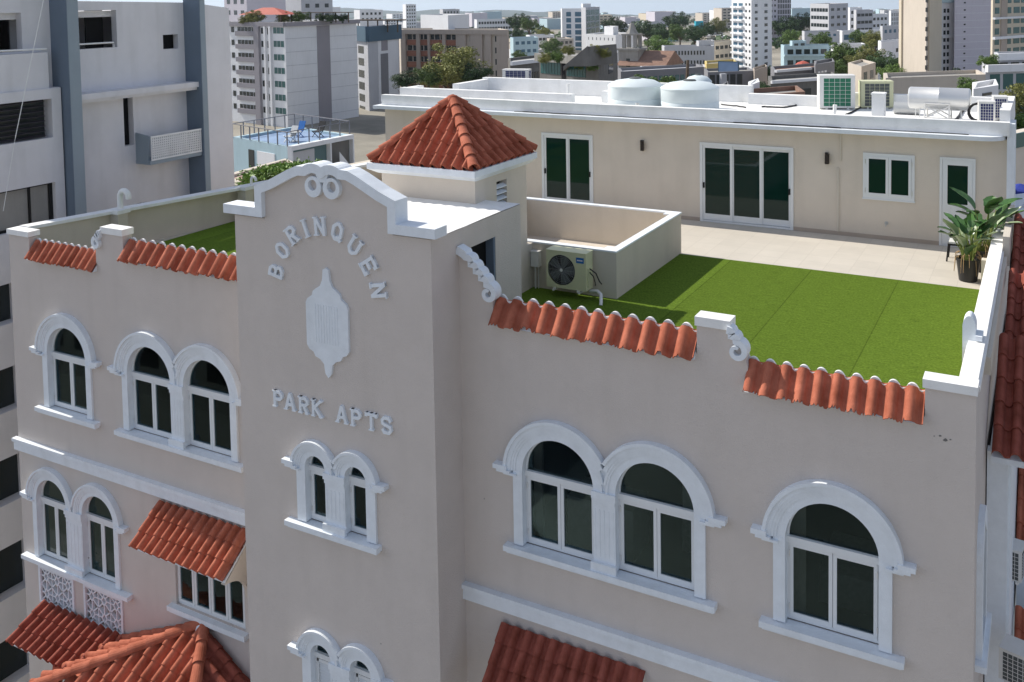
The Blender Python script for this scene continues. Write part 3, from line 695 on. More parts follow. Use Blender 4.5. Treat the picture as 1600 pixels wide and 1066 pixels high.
for c, n in ((cL, 11), (cR, 8)):
    t = MB(); ridge(t, ap+Vector((0, 0, .05)), c+Vector((0, 0, .20)), .13, n); t.build('ridge_tiles', 'tile', B)
t = MB(); t.lathe(ap+Vector((0, -.05, .02)), [(.17, -.06), (.14, .03), (.07, .07), (.02, .08)], 12); t.build('mortar_cap', 'white', B)
t = MB(); t.prism([(-20.2, 0), (-14.7, 0), (-14.7, 10.9), (-20.2, 10.9)], -2.2, 0, 'y'); t.build('bay_wall', 'cream2', B)

# ---- penthouse at the back of the terrace
YP = 11.9
pd = [(-9.06, -6.37, 20.02, 22.31), (-14.35, -12.6, 20.05, 22.31), (-4.41, -3.17, 21.14, 22.29), (-2.48, -1.68, 20.02, 22.31)]
p = MB(); p.prism([(-20.6, 19.97), (XR, 19.97), (XR, 22.88), (-20.6, 22.88)], YP, YP+.2, 'y', [[(a, c), (b, c), (b, d), (a, d)] for a, b, c, d in pd])
p.box(-20.6, -20.4, YP+.2, 16.0, 19.97, 22.88); p.box(-20.4, XR, 15.8, 16.0, 19.97, 22.88)
ph = p.build('penthouse_wall', 'cream', B)
p = MB(); p.box(XR-.2, XR, YP+.2, 15.8, 19.97, 22.88); p.box(XR-.06, XR+.12, YP-.12, YP+.8, 20.9, 23.3); p.build('penthouse_end_wall', 'white', B)
p = MB(); p.prism([(-20.75, 11.42), (-1.5, 11.42)] + [(-1.5+.55*math.sin(R(a)), 11.97-.55*math.cos(R(a))) for a in range(10, 91, 10)] + [(-.95, 16.1), (-20.75, 16.1)], 22.88, 22.99, 'z')
p.build('roof_eave', 'white', B)
p = MB(); p.box(-20.6, XR, 11.72, 16.0, 22.99, 23.12); p.box(-20.6, XR, 11.70, 11.93, 23.12, 23.34); p.build('penthouse_roof', 'roofwhite', B)
p = MB(); p.box(-20.4, -13.6, 12.5, 12.75, 23.12, 23.52); p.box(-20.4, -20.15, 12.75, 13.6, 23.12, 23.5)
p.box(-18.9, -8.6, 15.6, 15.85, 23.12, 23.66); p.box(-18.9, -18.65, 13.6, 15.6, 23.12, 23.6); p.box(-13.2, -12.95, 13.9, 15.6, 23.12, 23.5)
p.box(-8.6, -5.9, 15.2, 15.5, 23.12, 23.45); p.box(-5.9, XR, 15.6, 15.85, 23.12, 23.55); p.box(XR-.25, XR, 12.0, 15.6, 23.12, 23.62); p.build('roof_kerb', 'roofwhite', B)
for a, b in ((-20.4, -14.35), (-12.6, -9.06), (-6.37, -2.5), (-1.66, XR-.26)): sk = MB(); sk.box(a, b, YP-.02, YP, 19.975, 20.10); sk.build('skirting', 'skirt', B)
def slider(x0, x1, z0, z1, n, lock=True, name='sliding_door'):
    f = MB(); t = .05; f.prism([(x0-.03, z0-.02), (x1+.03, z0-.02), (x1+.03, z1+.03), (x0-.03, z1+.03)], YP-.03, YP+.12, 'y', [[(x0+t, z0+.03), (x1-t, z0+.03), (x1-t, z1-t), (x0+t, z1-t)]])
    d = f.build(name, 'frame', B); wd = (x1-x0-2*t)/n
    for i in range(n):
        a = x0+t+wd*i+.002; b = a+wd+(.03 if i < n-1 else -.004); yy = YP+.0+.028*i
        s = MB(); s.prism([(a, z0+.04), (b, z0+.04), (b, z1-t-.005), (a, z1-t-.005)], yy, yy+.025, 'y', [[(a+.07, z0+.22), (b-.07, z0+.22), (b-.07, z1-t-.08), (a+.07, z1-t-.08)]]); s.build('door_leaf', 'frame', d)
        g = MB(); g.box(a+.065, b-.065, yy+.01, yy+.016, z0+.215, z1-t-.075); g.build('pane', 'gg', d)
    for xx in (x0+t+.02, x1-t-.055):
        h = MB(); h.box(xx, xx+.04, YP-.05, YP-.001 if xx < (x0+x1)/2 else YP+.05, z0+.98, z0+1.14); h.build('handle', 'black', d)
slider(-9.06, -6.37, 20.02, 22.31, 3); slider(-14.35, -12.6, 20.05, 22.31, 2)
f = MB(); x0, x1, z0, z1 = pd[2]; f.prism([(x0-.04, z0-.04), (x1+.04, z0-.04), (x1+.04, z1+.04), (x0-.04, z1+.04)], YP-.035, YP+.08, 'y', [[(x0+.04, z0+.05), (x1-.04, z0+.05), (x1-.04, z1-.05), (x0+.04, z1-.05)]])
f.box(x0-.06, x1+.06, YP-.05, YP, z0-.075, z0-.04); fo = f.build('window', 'frame', B); mx_ = (x0+x1)/2
for a, b in ((x0+.04, mx_), (mx_, x1-.04)):
    s = MB(); s.prism([(a+.003, z0+.05), (b-.003, z0+.05), (b-.003, z1-.05), (a+.003, z1-.05)], YP-.05, YP-.01, 'y', [[(a+.07, z0+.11), (b-.07, z0+.11), (b-.07, z1-.11), (a+.07, z1-.11)]]); s.build('casement', 'frame', fo)
    g = MB(); g.box(a+.06, b-.06, YP-.03, YP-.02, z0+.10, z1-.10); g.build('pane', 'gg', fo)
h = MB()
for xx in (x0+.01, x1-.03):
    for zz in (z0+.12, z1-.25): h.box(xx, xx+.02, YP-.06, YP-.036, zz, zz+.12)
h.build('hinge', 'steel', fo)
x0, x1, z0, z1 = pd[3]; f = MB(); f.prism([(x0-.03, z0-.02), (x1+.03, z0-.02), (x1+.03, z1+.03), (x0-.03, z1+.03)], YP-.035, YP+.08, 'y', [[(x0+.03, z0), (x1-.03, z0), (x1-.03, z1-.03), (x0+.03, z1-.03)]])
d = f.build('door', 'frame', B)
s = MB(); s.prism([(x0+.034, z0+.003), (x1-.034, z0+.003), (x1-.034, z1-.035), (x0+.034, z1-.035)], YP-.02, YP+.02, 'y', [[(x0+.16, z0+1.10), (x1-.15, z0+1.10), (x1-.15, z1-.17), (x0+.16, z1-.17)]])
for i in range(9): s.obox((x0+.16, YP-.02, z0+.14+i*.065), (x1-x0-.31, 0, 0), (0, -.012, -.03), (0, .004, .004))
s.build('door_leaf', 'frame', d)
g = MB(); g.box(x0+.155, x1-.145, YP-.002, YP+.006, z0+1.095, z1-.165); g.build('pane', 'gg', d)
g = MB(); g.tube([(x1-.13, YP-.02, z0+.98), (x1-.13, YP-.07, z0+.98), (x1-.27, YP-.07, z0+.98)], .012); g.box(x1-.145, x1-.115, YP-.03, YP-.02, z0+.82, z0+.88); g.build('handle', 'galv', d)
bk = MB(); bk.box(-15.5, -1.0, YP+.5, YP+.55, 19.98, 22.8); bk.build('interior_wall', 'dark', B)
for xx, zz in ((-10.91, 22.13), (-5.42, 22.11)):
    l = MB(); l.box(xx-.045, xx+.045, YP-.07, YP-.0, zz-.16, zz+.16); l.lathe((xx+.03, YP-.10, zz), [(.05, -.14), (.055, -.13), (.055, .13), (.05, .14)], 14)
    l.build('wall_lamp', 'lampm', org=(xx, YP, zz), label='bronze wall lamp left of the three-panel sliding door' if xx < -8 else 'bronze wall lamp between the wide sliding door and the small window', cat='wall lamp', group='wall lamps on the penthouse')
l = MB(); l.box(-5.07, -5.03, YP-.035, YP-.001, 22.05, 22.87); l.box(-5.15, -5.09, YP-.035, YP-.001, 20.1, 21.78); l.box(-5.155, -5.085, YP-.03, YP-.001, 21.78, 21.86); l.build('conduit', 'cream2', B)
l = MB(); l.lathe((-3.84, YP-.001, 20.45), [(.05, -.0), (.05, -.012), (.02, -.013), (.02, -.07)], 12, 'y'); l.tube([(-3.84, YP-.06, 20.45), (-3.84, YP-.10, 20.44), (-3.84, YP-.10, 20.38)], .014); l.build('hose_tap', 'galv', B)

# ---- terrace surfaces
t = MB(); t.box(-20.6, XR-.29, 8.30, YP-.001, 19.965, 19.99); tag(t.build('terrace_floor', 'floor'), kind='structure')
t = MB(); t.box(-21.9, XR-.29, .31, 8.30, 19.965, 20.0); tag(t.build('turf', 'turf_'), kind='structure')
# ---- low walled enclosure
ew = MB(); h = 21.03
ew.box(-12.9, -8.57, 4.29, 4.44, 19.97, h); ew.box(-10.72, -10.5, 4.05, 4.29, 19.97, h); ew.box(-8.57, -8.40, 4.29, 8.40, 19.97, h); ew.box(-12.9, -8.57, 8.25, 8.40, 19.97, h); ew.box(-13.05, -12.9, 4.05, 8.4, 19.97, h)
ew.box(-8.75, -8.57, 4.44, 4.62, 19.97, h); ew.box(-8.75, -8.57, 8.07, 8.25, 19.97, h)
E_ = ew.build('enclosure_wall', 'cream2', B)
ec = MB(); ec.box(-12.9, -8.39, 4.28, 4.45, h, h+.035); ec.box(-8.585, -8.385, 4.45, 8.41, h, h+.036); ec.box(-13.06, -8.585, 8.24, 8.41, h, h+.035); ec.box(-8.76, -8.585, 4.45, 4.63, h, h+.034); ec.box(-8.76, -8.585, 8.06, 8.24, h, h+.034)
ec.build('enclosure_coping', 'white', E_)
ef = MB(); ef.box(-12.9, -8.57, 4.44, 8.25, 20.0, 20.03); ef.build('enclosure_floor', 'cream', E_)
dh = MB(); dh.box(-8.99, -8.93, 8.22, 8.25, 20.42, 20.52); dh.build('drain_hole', 'black', E_)

# ================================================================== ROOF EQUIPMENT
def condenser(name, org, w, d, h, rz, m, coil, label, group, face='fan', tagm=True):
    """air-conditioning outdoor unit, front towards -y before turning"""
    c = empty(name, org, label, 'air conditioner', group)
    ORG[c.name] = Vector((0, 0, 0))
    b = MB(); b.prism([(-w/2, 0.04), (w/2, 0.04), (w/2, h), (-w/2, h)], -d/2, -d/2+.02, 'y', [arc(-w*.12, h*.52, h*.40, 0, 360, 28)[:-1]] if face == 'fan' else [[(-w*.38, h*.1), (w*.38, h*.1), (w*.38, h*.93), (-w*.38, h*.93)]])
    b.box(-w/2, -w/2+.02, -d/2+.02, d/2, .04, h); b.box(w/2-.02, w/2, -d/2+.02, d/2, .04, h); b.box(-w/2+.02, w/2-.02, -d/2+.02, d/2, h-.02, h); b.box(-w/2+.02, w/2-.02, -d/2+.02, d/2, .04, .06); b.box(-w/2+.02, w/2-.02, d/2-.02, d/2, .06, h-.02)
    b.box(-w/2-.008, w/2+.008, -d/2-.008, d/2+.008, h, h+.018); b.build('casing', m, c)
    f = MB()
    for s in (-.32, .28): f.box(w*s, w*s+.05, -d/2-.03, d/2+.03, 0, .04)
    f.build('foot', 'acw', c)
    if face == 'fan':
        cx, cz, r = -w*.12, h*.52, h*.40
        g = MB(); g.lathe((cx, -d/2+.06, cz), [(r*.99, 0), (r*.99, .02)], 28, 'y'); g.build('fan_shroud', 'black', c)
        g = MB()
        for k in range(5):
            a = 2*math.pi*k/5; ca, sa = math.cos(a), math.sin(a); vs = []
            for q, (rr, wd, tw_) in enumerate(((.12, .10, .02), (.5, .24, .012), (.93, .30, .008))):
                for s_ in (-1, 1): vs.append((cx+r*(rr*ca-s_*wd*sa), -d/2+.045+s_*tw_, cz+r*(rr*sa+s_*wd*ca)))
            g.add(vs, [(0, 1, 3, 2), (2, 3, 5, 4)])
        g.lathe((cx, -d/2+.03, cz), [(r*.14, 0), (r*.16, .03)], 14, 'y'); g.build('fan_blades', 'fan', c)
        g = MB()
        for k in range(1, 10): g.lathe((cx, -d/2+.0, cz), [(r*k/9.2, 0), (r*k/9.2+.003, 0), (r*k/9.2+.003, .004), (r*k/9.2, .004)], 28, 'y'); 
        for k in range(16):
            a = math.pi*k/8; g.tube([(cx+r*.1*math.cos(a), -d/2-.002, cz+r*.1*math.sin(a)), (cx+r*math.cos(a), -d/2-.002, cz+r*math.sin(a))], .0022, 4)
        g.f = [f_ for f_ in g.f if len(f_) < 20]; g.build('fan_grille', 'galv', c)
        g = MB(); g.lathe((cx, -d/2-.012, cz), [(.03, 0), (.035, .01)], 14, 'y'); g.build('fan_badge', 'acw', c)
        if tagm:
            g = MB(); g.box(w*.26, w*.45, -d/2-.006, -d/2-.001, h*.76, h*.90); g.build('label_plate', 'blue', c)
            g = MB(); g.box(w*.285, w*.42, -d/2-.009, -d/2-.0065, h*.815, h*.845); g.build('label_mark', 'acw', c)
        s = MB(); s.box(w/2+.001, w/2+.03, -d*.3, d*.3, h*.12, h*.62); s.build('valve_cover', m, c)
    else:
        g = MB(); g.box(-w*.38, w*.38, -d/2+.01, -d/2+.05, h*.1, h*.93); g.build('coil', coil, c)
        g = MB(); nx, nz = 5, 7
        for i in range(1, nx): g.box(-w*.38+w*.76*i/nx-.004, -w*.38+w*.76*i/nx+.004, -d/2-.002, -d/2+.008, h*.1, h*.93)
        for i in range(1, nz): g.box(-w*.38, w*.38, -d/2-.006, -d/2-.003, h*.1+h*.83*i/nz-.004, h*.1+h*.83*i/nz+.004)
        g.build('guard', m, c)
        g = MB(); g.box(w/2+.001, w/2+.006, -d*.36, d*.36, h*.12, h*.92); g.build('side_coil', coil, c)
        g = MB()
        for i in range(9): g.box(w/2+.006, w/2+.012, -d*.38, d*.38, h*(.14+.087*i), h*(.14+.087*i)+.012)
        g.build('side_louvre', m, c)
    ORG[c.name] = Vector(org); c.rotation_euler = (0, 0, rz)
    return c
GA = 'air conditioning units on the roofs'
ac = condenser('air_conditioner', (-9.42, 4.02, 20.18), .98, .34, .86, 0, 'ac', 'coil', 'ivory air conditioner with round fan and blue label, fixed to the low enclosure wall', GA)
br = MB()
for xx in (-9.75, -9.12):
    br.box(xx, xx+.04, 3.82, 4.28, 20.15, 20.18); br.box(xx, xx+.04, 4.25, 4.285, 20.15, 20.6)
b_ = br.build('wall_bracket', 'acw', None, org=(-9.4, 4.0, 20.15)); tag(b_, 'white wall brackets carrying the air conditioner over the turf', 'bracket')
pp = MB(); pp.tube([(-8.90, 3.98, 20.62), (-8.80, 3.95, 20.55), (-8.78, 4.0, 20.40), (-8.82, 4.1, 20.3)], .012); pp.tube([(-8.90, 3.98, 20.7), (-8.74, 3.96, 20.62), (-8.70, 4.05, 20.42), (-8.72, 4.2, 20.32)], .014)
tag(pp.build('cable', 'cable', org=(-8.8, 4, 20.4)), 'dark cables looping from the side of the ivory air conditioner', 'cable')
pp = MB(); pp.tube([(-8.95, 4.1, 20.16), (-8.75, 4.05, 20.2), (-8.62, 3.95, 20.17), (-8.55, 3.8, 20.06), (-8.54, 3.76, 20.0)], .038, 10)
tag(pp.build('drain_pipe', 'pvc', org=(-8.7, 4, 20.1), smooth=True), 'short white pipe bending down to the turf beside the ivory air conditioner', 'pipe')
bx = MB(); bx.box(-10.62+.14, -10.28, 4.15, 4.29, 20.52, 20.86); bx.box(-10.49, -10.27, 4.13, 4.29, 20.86, 20.88); bx.tube([(-10.4, 4.22, 20.52), (-10.4, 4.22, 20.0)], .018); bx.tube([(-10.33, 4.24, 20.52), (-10.33, 4.24, 20.0)], .01)
tag(bx.build('junction_box', 'acw', org=(-10.4, 4.2, 20.5)), 'small grey box with two conduits on the enclosure wall beside the stair house', 'electrical box')

RZ = 23.12
def at_roof(px, py, z=RZ): return onZ(px, py, z)
p = onY(808, 136, 17.0); condenser('air_conditioner', (p.x, p.y, 23.25), 1.05, .4, .62, R(12), 'acw', 'coil', 'white box air conditioner with a blue grille at the rear left roof edge', GA, 'grid')
p = onY(1306, 166, 15.0); condenser('air_conditioner', (p.x, p.y, 23.12), 1.05, .55, 1.02, R(20), 'acw', 'coilg', 'tall air conditioner with a green grille near the middle of the white roof', GA, 'grid')
p = onY(1368, 167, 15.6); condenser('air_conditioner', (p.x, p.y, 23.12), .95, .5, .82, R(20), 'ac', 'fan', 'pale green air conditioner behind the square white chimney', GA, 'grid')
p = onY(1541, 194, 12.6); condenser('air_conditioner', (p.x, p.y, 23.14), .40, .34, .62, R(8), 'acw', 'coil', 'nearer white air conditioner with a navy grille at the right roof corner', GA, 'grid')
p = onY(1562, 180, 14.0); condenser('air_conditioner', (p.x, p.y, 23.14), .36, .5, .62, R(8), 'acw', 'coil', 'farther white air conditioner with a navy grille at the right roof corner', GA, 'grid')
def tank(p, r, h, label):
    t = empty('water_tank', p, label, 'water tank', 'round water tanks on the penthouse roof')
    b = MB(); b.lathe(p, [(r*.97, 0), (r, .05), (r, h*.30), (r*.985, h*.32), (r, h*.34), (r, h*.72), (r*1.01, h*.73), (r*1.01, h*.77), (r*.97, h*.80), (r*.72, h*.92), (r*.3, h*.985), (.03, h)], 40); b.build('tank_body', 'tank', t, smooth=True)
    l = MB(); l.lathe((p[0], p[1], p[2]+h*.97), [(r*.22, 0), (r*.22, .04), (r*.18, .06), (.02, .06)], 20); l.build('lid', 'fan', t)
    return t
a = onY(989, 172, 13.0); tank(Vector((a.x, 13.2, RZ)), .87, .92, 'left one of the two broad white water tanks on the roof')
a = onY(1078, 176, 13.0); tank(Vector((a.x, 13.0, RZ)), .89, .92, 'right one of the two broad white water tanks on the roof')
a = onY(1088, 140, 17.2); tank(Vector((a.x, 17.4, RZ-.3)), .48, 1.0, 'small white water tank peeping up behind the right broad tank')
def pipe_stub(px, py, y, h, tilt, label):
    b = onY(px, py, y); s = MB(); s.tube([(b.x, y, RZ), (b.x+tilt, y, RZ+h)], .05, 12); s.tube([(b.x+tilt*.92, y, RZ+h*.86), (b.x+tilt, y, RZ+h)], .06, 12)
    tag(s.build('vent_pipe', 'pvc', org=(b.x, y, RZ), smooth=True), label, 'pipe', 'white vent pipes on the penthouse roof')
pipe_stub(888, 158, 13.6, .62, .01, 'white vent pipe standing left of the two broad tanks')
pipe_stub(1303, 180, 12.4, .42, .03, 'leaning white vent pipe in front of the green-grille air conditioner')
pipe_stub(996, 171, 12.1, .26, 0, 'short white vent pipe in front of the left broad tank')
a = onY(1373, 186, 12.7); c = MB(); c.box(a.x-.16, a.x+.16, 12.5, 12.9, RZ, RZ+.72); c.box(a.x-.18, a.x+.18, 12.48, 12.92, RZ+.72, RZ+.77)
tag(c.build('chimney', 'roofwhite', org=(a.x, 12.7, RZ)), 'square white chimney block left of the steel solar heater', 'chimney')
# solar water heater: a horizontal steel cylinder on a trestle
a = onY(1467, 186, 13.4); hx = a.x; sh_ = empty('water_heater', (hx, 13.4, RZ), 'horizontal brushed steel water heater drum on a trestle, right end of the roof', 'water heater')
c = MB(); L_ = .80; c.lathe((hx-L_, 13.5, RZ+.58), [(.02, -.0), (.26, .0), (.30, .03), (.305, .06), (.305, L_-.01), (.31, L_), (.305, L_+.01), (.305, 2*L_-.06), (.30, 2*L_-.03), (.26, 2*L_), (.02, 2*L_)], 36, 'x'); c.build('drum', 'steel', sh_, smooth=True)
c = MB()
for (x0, x1) in ((hx-.35, hx+.28),):
    for y in (13.2, 13.85):
        c.tube([(x0, y, RZ), (x0, y, RZ+.48)], .022, 6); c.tube([(x1, y, RZ), (x1, y, RZ+.48)], .022, 6); c.tube([(x0, y, RZ+.46), (x1, y, RZ+.46)], .022, 6)
        c.tube([(x0, y-.004, RZ+.05), (x1, y-.004, RZ+.40)], .018, 6); c.tube([(x0, y+.004, RZ+.40), (x1, y+.004, RZ+.05)], .018, 6)
c.build('trestle', 'acw', sh_)
c = MB(); c.tube([(hx-.62, 13.5, RZ), (hx-.62, 13.5, RZ+.3)], .015, 6); c.tube([(hx-.5, 13.4, RZ), (hx-.5, 13.4, RZ+.3)], .015, 6); c.tube([(hx+.55, 13.5, RZ+.3), (hx+.6, 13.2, RZ+.02)], .02, 6); c.build('pipe', 'pvc', sh_)
c = MB(); a = onZ(1390, 178, RZ+.1); c.tube([(hx-1.3, 14.3, RZ+.18), (hx-.6, 14.3, RZ+.18)], .18, 16)
tag(c.build('duct', 'galv', org=(hx-1.1, 14.3, RZ), smooth=True), 'short grey duct lying behind the chimney block', 'duct')
c = MB(); rr = .26
for k in range(4):
    q = onY(1528, 186, 13.2); c.tube([(q.x+rr*(1-.06*k)*math.cos(t*.42), 13.2+.03*k, RZ+.27+rr*(1-.06*k)*math.sin(t*.42)) for t in range(16)], .014, 6, cap=False)
tag(c.build('coiled_hose', 'cable', org=(q.x, 13.2, RZ)), 'coil of black hose between the steel heater and the corner air conditioner', 'hose')
def rope(pts, r, label, name='cable', m='cable', amp=.05):
    P_ = []; 
    for a_, b_2 in zip(pts, pts[1:]):
        a_, b_2 = Vector(a_), Vector(b_2)
        for k in range(8): q = a_.lerp(b_2, k/8); q += Vector((random.uniform(-1, 1)*amp*.4, random.uniform(-1, 1)*amp, random.uniform(0, .2)*amp)); P_.append(q)
    P_.append(Vector(pts[-1])); c = MB(); c.tube(P_, r, 6); return tag(c.build(name, m, org=pts[0], smooth=True), label, 'cable', 'cables lying on the penthouse roof')
def rr_(px, py, z=RZ+.02): return tuple(onZ(px, py, z))
rope([rr_(1128, 163), rr_(1165, 168)], .022, 'short black cable right of the right broad tank')
rope([rr_(1190, 167), rr_(1225, 168), rr_(1250, 164), rr_(1285, 166)], .025, 'black cable running to the foot of the green-grille air conditioner')
rope([rr_(1314, 183), rr_(1330, 176), rr_(1345, 168), rr_(1347, 160)], .025, 'black cable snaking between the green-grille unit and the chimney block')
rope([rr_(1492, 190), rr_(1500, 180), rr_(1505, 172)], .04, 'thick dark hose under the right end of the steel drum')
rope([(-15.2, 11.6, 23.005), (-11, 11.62, 23.005), (-7, 11.6, 23.005), (-4.5, 11.62, 23.005), (-1.8, 11.6, 23.005)], .012, 'thin dark cable laid along the eave of the penthouse', amp=.03)
rope([(-8.0, 11.64, 23.005), (-6.3, 11.6, 23.01), (-5.0, 11.63, 23.005)], .018, 'dark bunched cable on the eave above the wall lamp', amp=.04)
rope([(-14.9, 11.64, 23.005), (-13.9, 11.6, 23.01), (-13.2, 11.63, 23.005)], .016, 'dark bunched cable on the eave above the two-panel door', amp=.03)
# hooked vent pipes on the left wall
for (x, y, sc, lab) in ((-22.35, 2.6, 1, 'larger white hooked pipe on the left boundary wall'), (-21.5, 6.5, .55, 'small white hooked pipe farther along the left boundary wall')):
    c = MB(); c.tube([(x, y, 21.0), (x, y, 21.0+.42*sc)] + [(x+.17*sc*(1-math.cos(R(t))), y, 21.0+.42*sc+.17*sc*math.sin(R(t))) for t in range(20, 200, 20)] + [(x+.34*sc, y, 21.0+.38*sc)], .075*sc, 12)
    tag(c.build('hooked_pipe', 'pvc', org=(x, y, 21), smooth=True), lab, 'pipe', 'hooked vent pipes on the left wall')

# ================================================================== POTTED PLANTS AND CHAIR
def banana_leaf(mb, base, ang, ln, wd, lift, droop, n=9, split=.0):
    d = Vector((math.cos(ang), math.sin(ang), 0)); sd = Vector((-d.y, d.x, 0)); vs = []; fs = []
    for i in range(n+1):
        t = i/n; p = Vector(base)+d*(ln*t*math.cos(lift*(1-t)))+Vector((0, 0, ln*(math.sin(lift)*t-droop*t*t)))
        ww = wd*math.sin(math.pi*min(1, .08+t*.94))**.7*(1 if i < n else .05)
        j = random.uniform(1-split, 1)
        vs += [p-sd*ww*j+Vector((0, 0, .16*ww)), p+Vector((0, 0, -.02)), p+sd*ww*j+Vector((0, 0, .16*ww))]
    for i in range(n): a = 3*i; fs += [(a, a+1, a+4, a+3), (a+1, a+2, a+5, a+4)]
    mb.add(vs, fs)
def plant(p, sc, label, n=11, lean=0, seed=1):
    random.seed(seed); t = empty('potted_plant', p, label, 'potted plant', 'potted banana plants by the right parapet'); p = Vector(p)
    b = MB(); b.lathe(p, [(.19, 0), (.20, .02), (.26, .48), (.28, .48), (.28, .53), (.24, .53), (.23, .45), (.02, .45)], 24); b.build('pot', 'pot', t, smooth=True)
    s = MB(); l1 = MB(); l2 = MB(); d_ = MB()
    for i in range(n):
        a = 2*math.pi*i/n+random.uniform(-.4, .4); q = p+Vector((.09*math.cos(a), .09*math.sin(a), .45)); h = random.uniform(.15, .85)*sc
        e = q+Vector((.16*math.cos(a)+lean*.2, .16*math.sin(a), h)); s.tube([q, (q+e)/2+Vector((.02, 0, .04)), e], [.02, .016, .01], 6)
        banana_leaf(l2 if i % 4 == 0 else l1, e, a+random.uniform(-.5, .5), random.uniform(.32, .52)*sc, random.uniform(.11, .17)*sc, random.uniform(.65, 1.45), random.uniform(.0, .45), split=.3)
    for i in range(26):
        a = random.uniform(0, 6.3); q = p+Vector((.20*math.cos(a), .20*math.sin(a), random.uniform(.48, .7))); d_.tube([q, q+Vector((.08*math.cos(a), .08*math.sin(a), -.05)), q+Vector((.11*math.cos(a), .11*math.sin(a), -random.uniform(.2, .45)))], [.012, .01, .004], 4)
    s.build('stems', 'stalk', t); l1.build('leaves', 'banana', t); l2.build('pale_leaves', 'bananal', t); d_.build('dry_leaves', 'straw', t)
plant((-1.60, 8.95, 19.99), 1.0, 'nearer banana plant in a black pot with dry straw-like leaves hanging over it', 22, -.2, 3)
plant((-1.38, 9.9, 19.99), 1.3, 'taller banana plant with broad dark leaves behind the nearer pot', 22, .5, 11)
random.seed(5)
ch = empty('chair', (-1.95, 10.6, 19.99), 'low black chair with a white cushion, half behind the banana plants', 'chair')
for dx in (0, .42):
    for dy in (0, .42):
        l = MB(); l.tube([(-2.15+dx-(.04 if dx == 0 else -.04), 10.4+dy, 19.99), (-2.15+dx, 10.4+dy, 20.42)], .022, 6); l.build('leg', 'black', ch)
l = MB(); l.box(-2.17, -1.71, 10.38, 10.84, 20.40, 20.44); l.build('seat', 'black', ch)
l = MB(); l.box(-2.15, -1.73, 10.40, 10.82, 20.441, 20.49); l.build('cushion', 'pvc', ch)
l = MB(); l.obox((-2.15, 10.80, 20.44), (.42, 0, 0), (0, .04, 0), (0, .06, .4)); l.build('backrest', 'black', ch)

# ================================================================== RIGHT FLANK OF THE BUILDING
def flank(y0, z0, y1, z1, x0, x1, nc, ncr, last=True):
    L = math.hypot(y1-y0, z1-z0); t = MB()
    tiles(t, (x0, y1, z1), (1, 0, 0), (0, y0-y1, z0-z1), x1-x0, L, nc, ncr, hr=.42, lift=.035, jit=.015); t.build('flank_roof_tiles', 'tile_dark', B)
    b = MB(); b.obox((x0, y0+.04, z0-.14), (x1-x0, 0, 0), (0, y1-y0, z1-z0), (0, 0, .10)); b.build('flank_roof_board', 'white', B)
flank(2.3, 19.02, 4.6, 20.25, -.76, .62, 5, 5); flank(5.0, 19.8, 7.4, 20.72, -.70, .62, 5, 5); flank(7.9, 20.2, 10.6, 21.2, -.70, .7, 5, 6)
fb = MB(); fb.box(-.80, -.48, 2.8, 10.6, 0, 18.95); fb.box(-.84, -.52, 2.6, 2.8, 0, 18.95); fb.build('flank_bay', 'white', B)
for k, (y, z0, z1) in enumerate(((1.0, 16.7, 18.6), (1.0, 12.8, 14.7))):  # side windows seen at a glancing angle
    s = MB(); s.prism([(y-.55, z0), (y+.55, z0), (y+.55, z1-.4)]+[(y+.55*math.cos(R(a)), z1-.4+.55*math.sin(R(a))) for a in range(10, 171, 10)]+[(y-.55, z1-.4)], XR, XR+.09, 'x', [[(y-.38, z0+.1), (y+.38, z0+.1), (y+.38, z1-.4), (y, z1-.05), (y-.38, z1-.4)]])
    s.box(XR, XR+.16, y-.7, y+.7, z0-.1, z0); s.build('window_surround', 'white', B)
    s = MB(); s.box(XR+.02, XR+.04, y-.38, y+.38, z0+.1, z1-.06); s.build('pane', 'gw', B)
for (y0, z0, y1, z1, xx, nc, ncr) in ((5.6, 15.7, 10.0, 18.0, -.46, 12, 9), (2.0, 12.7, 5.0, 14.9, -.44, 10, 9)):
    t = MB(); L = math.hypot(y1-y0, z1-z0); tiles(t, (xx, y1, z1), (1, 0, 0), (0, y0-y1, z0-z1), 2.2, L, nc, ncr, hr=.42, lift=.03); t.build('side_bay_tiles', 'tile', B)
    t = MB(); t.prism([(y0+.2, z0-.15), (y1, z1-.15), (y1, z0-2.2), (y0+.2, z0-1.6)], xx+.02, xx+2.1, 'x'); t.build('side_bay_wall', 'white', B)
condenser('air_conditioner', tuple(onY(1580, 900, 4.6)), .42, .4, .62, R(-10), 'acw', 'fan', 'white air conditioner sticking out between the red side roofs at the right edge', GA, 'grid')
condenser('air_conditioner', tuple(onY(1592, 1064, 1.9)), .5, .4, .55, R(-15), 'acw', 'fan', 'grey louvred air conditioner in the bottom right corner', GA, 'grid')

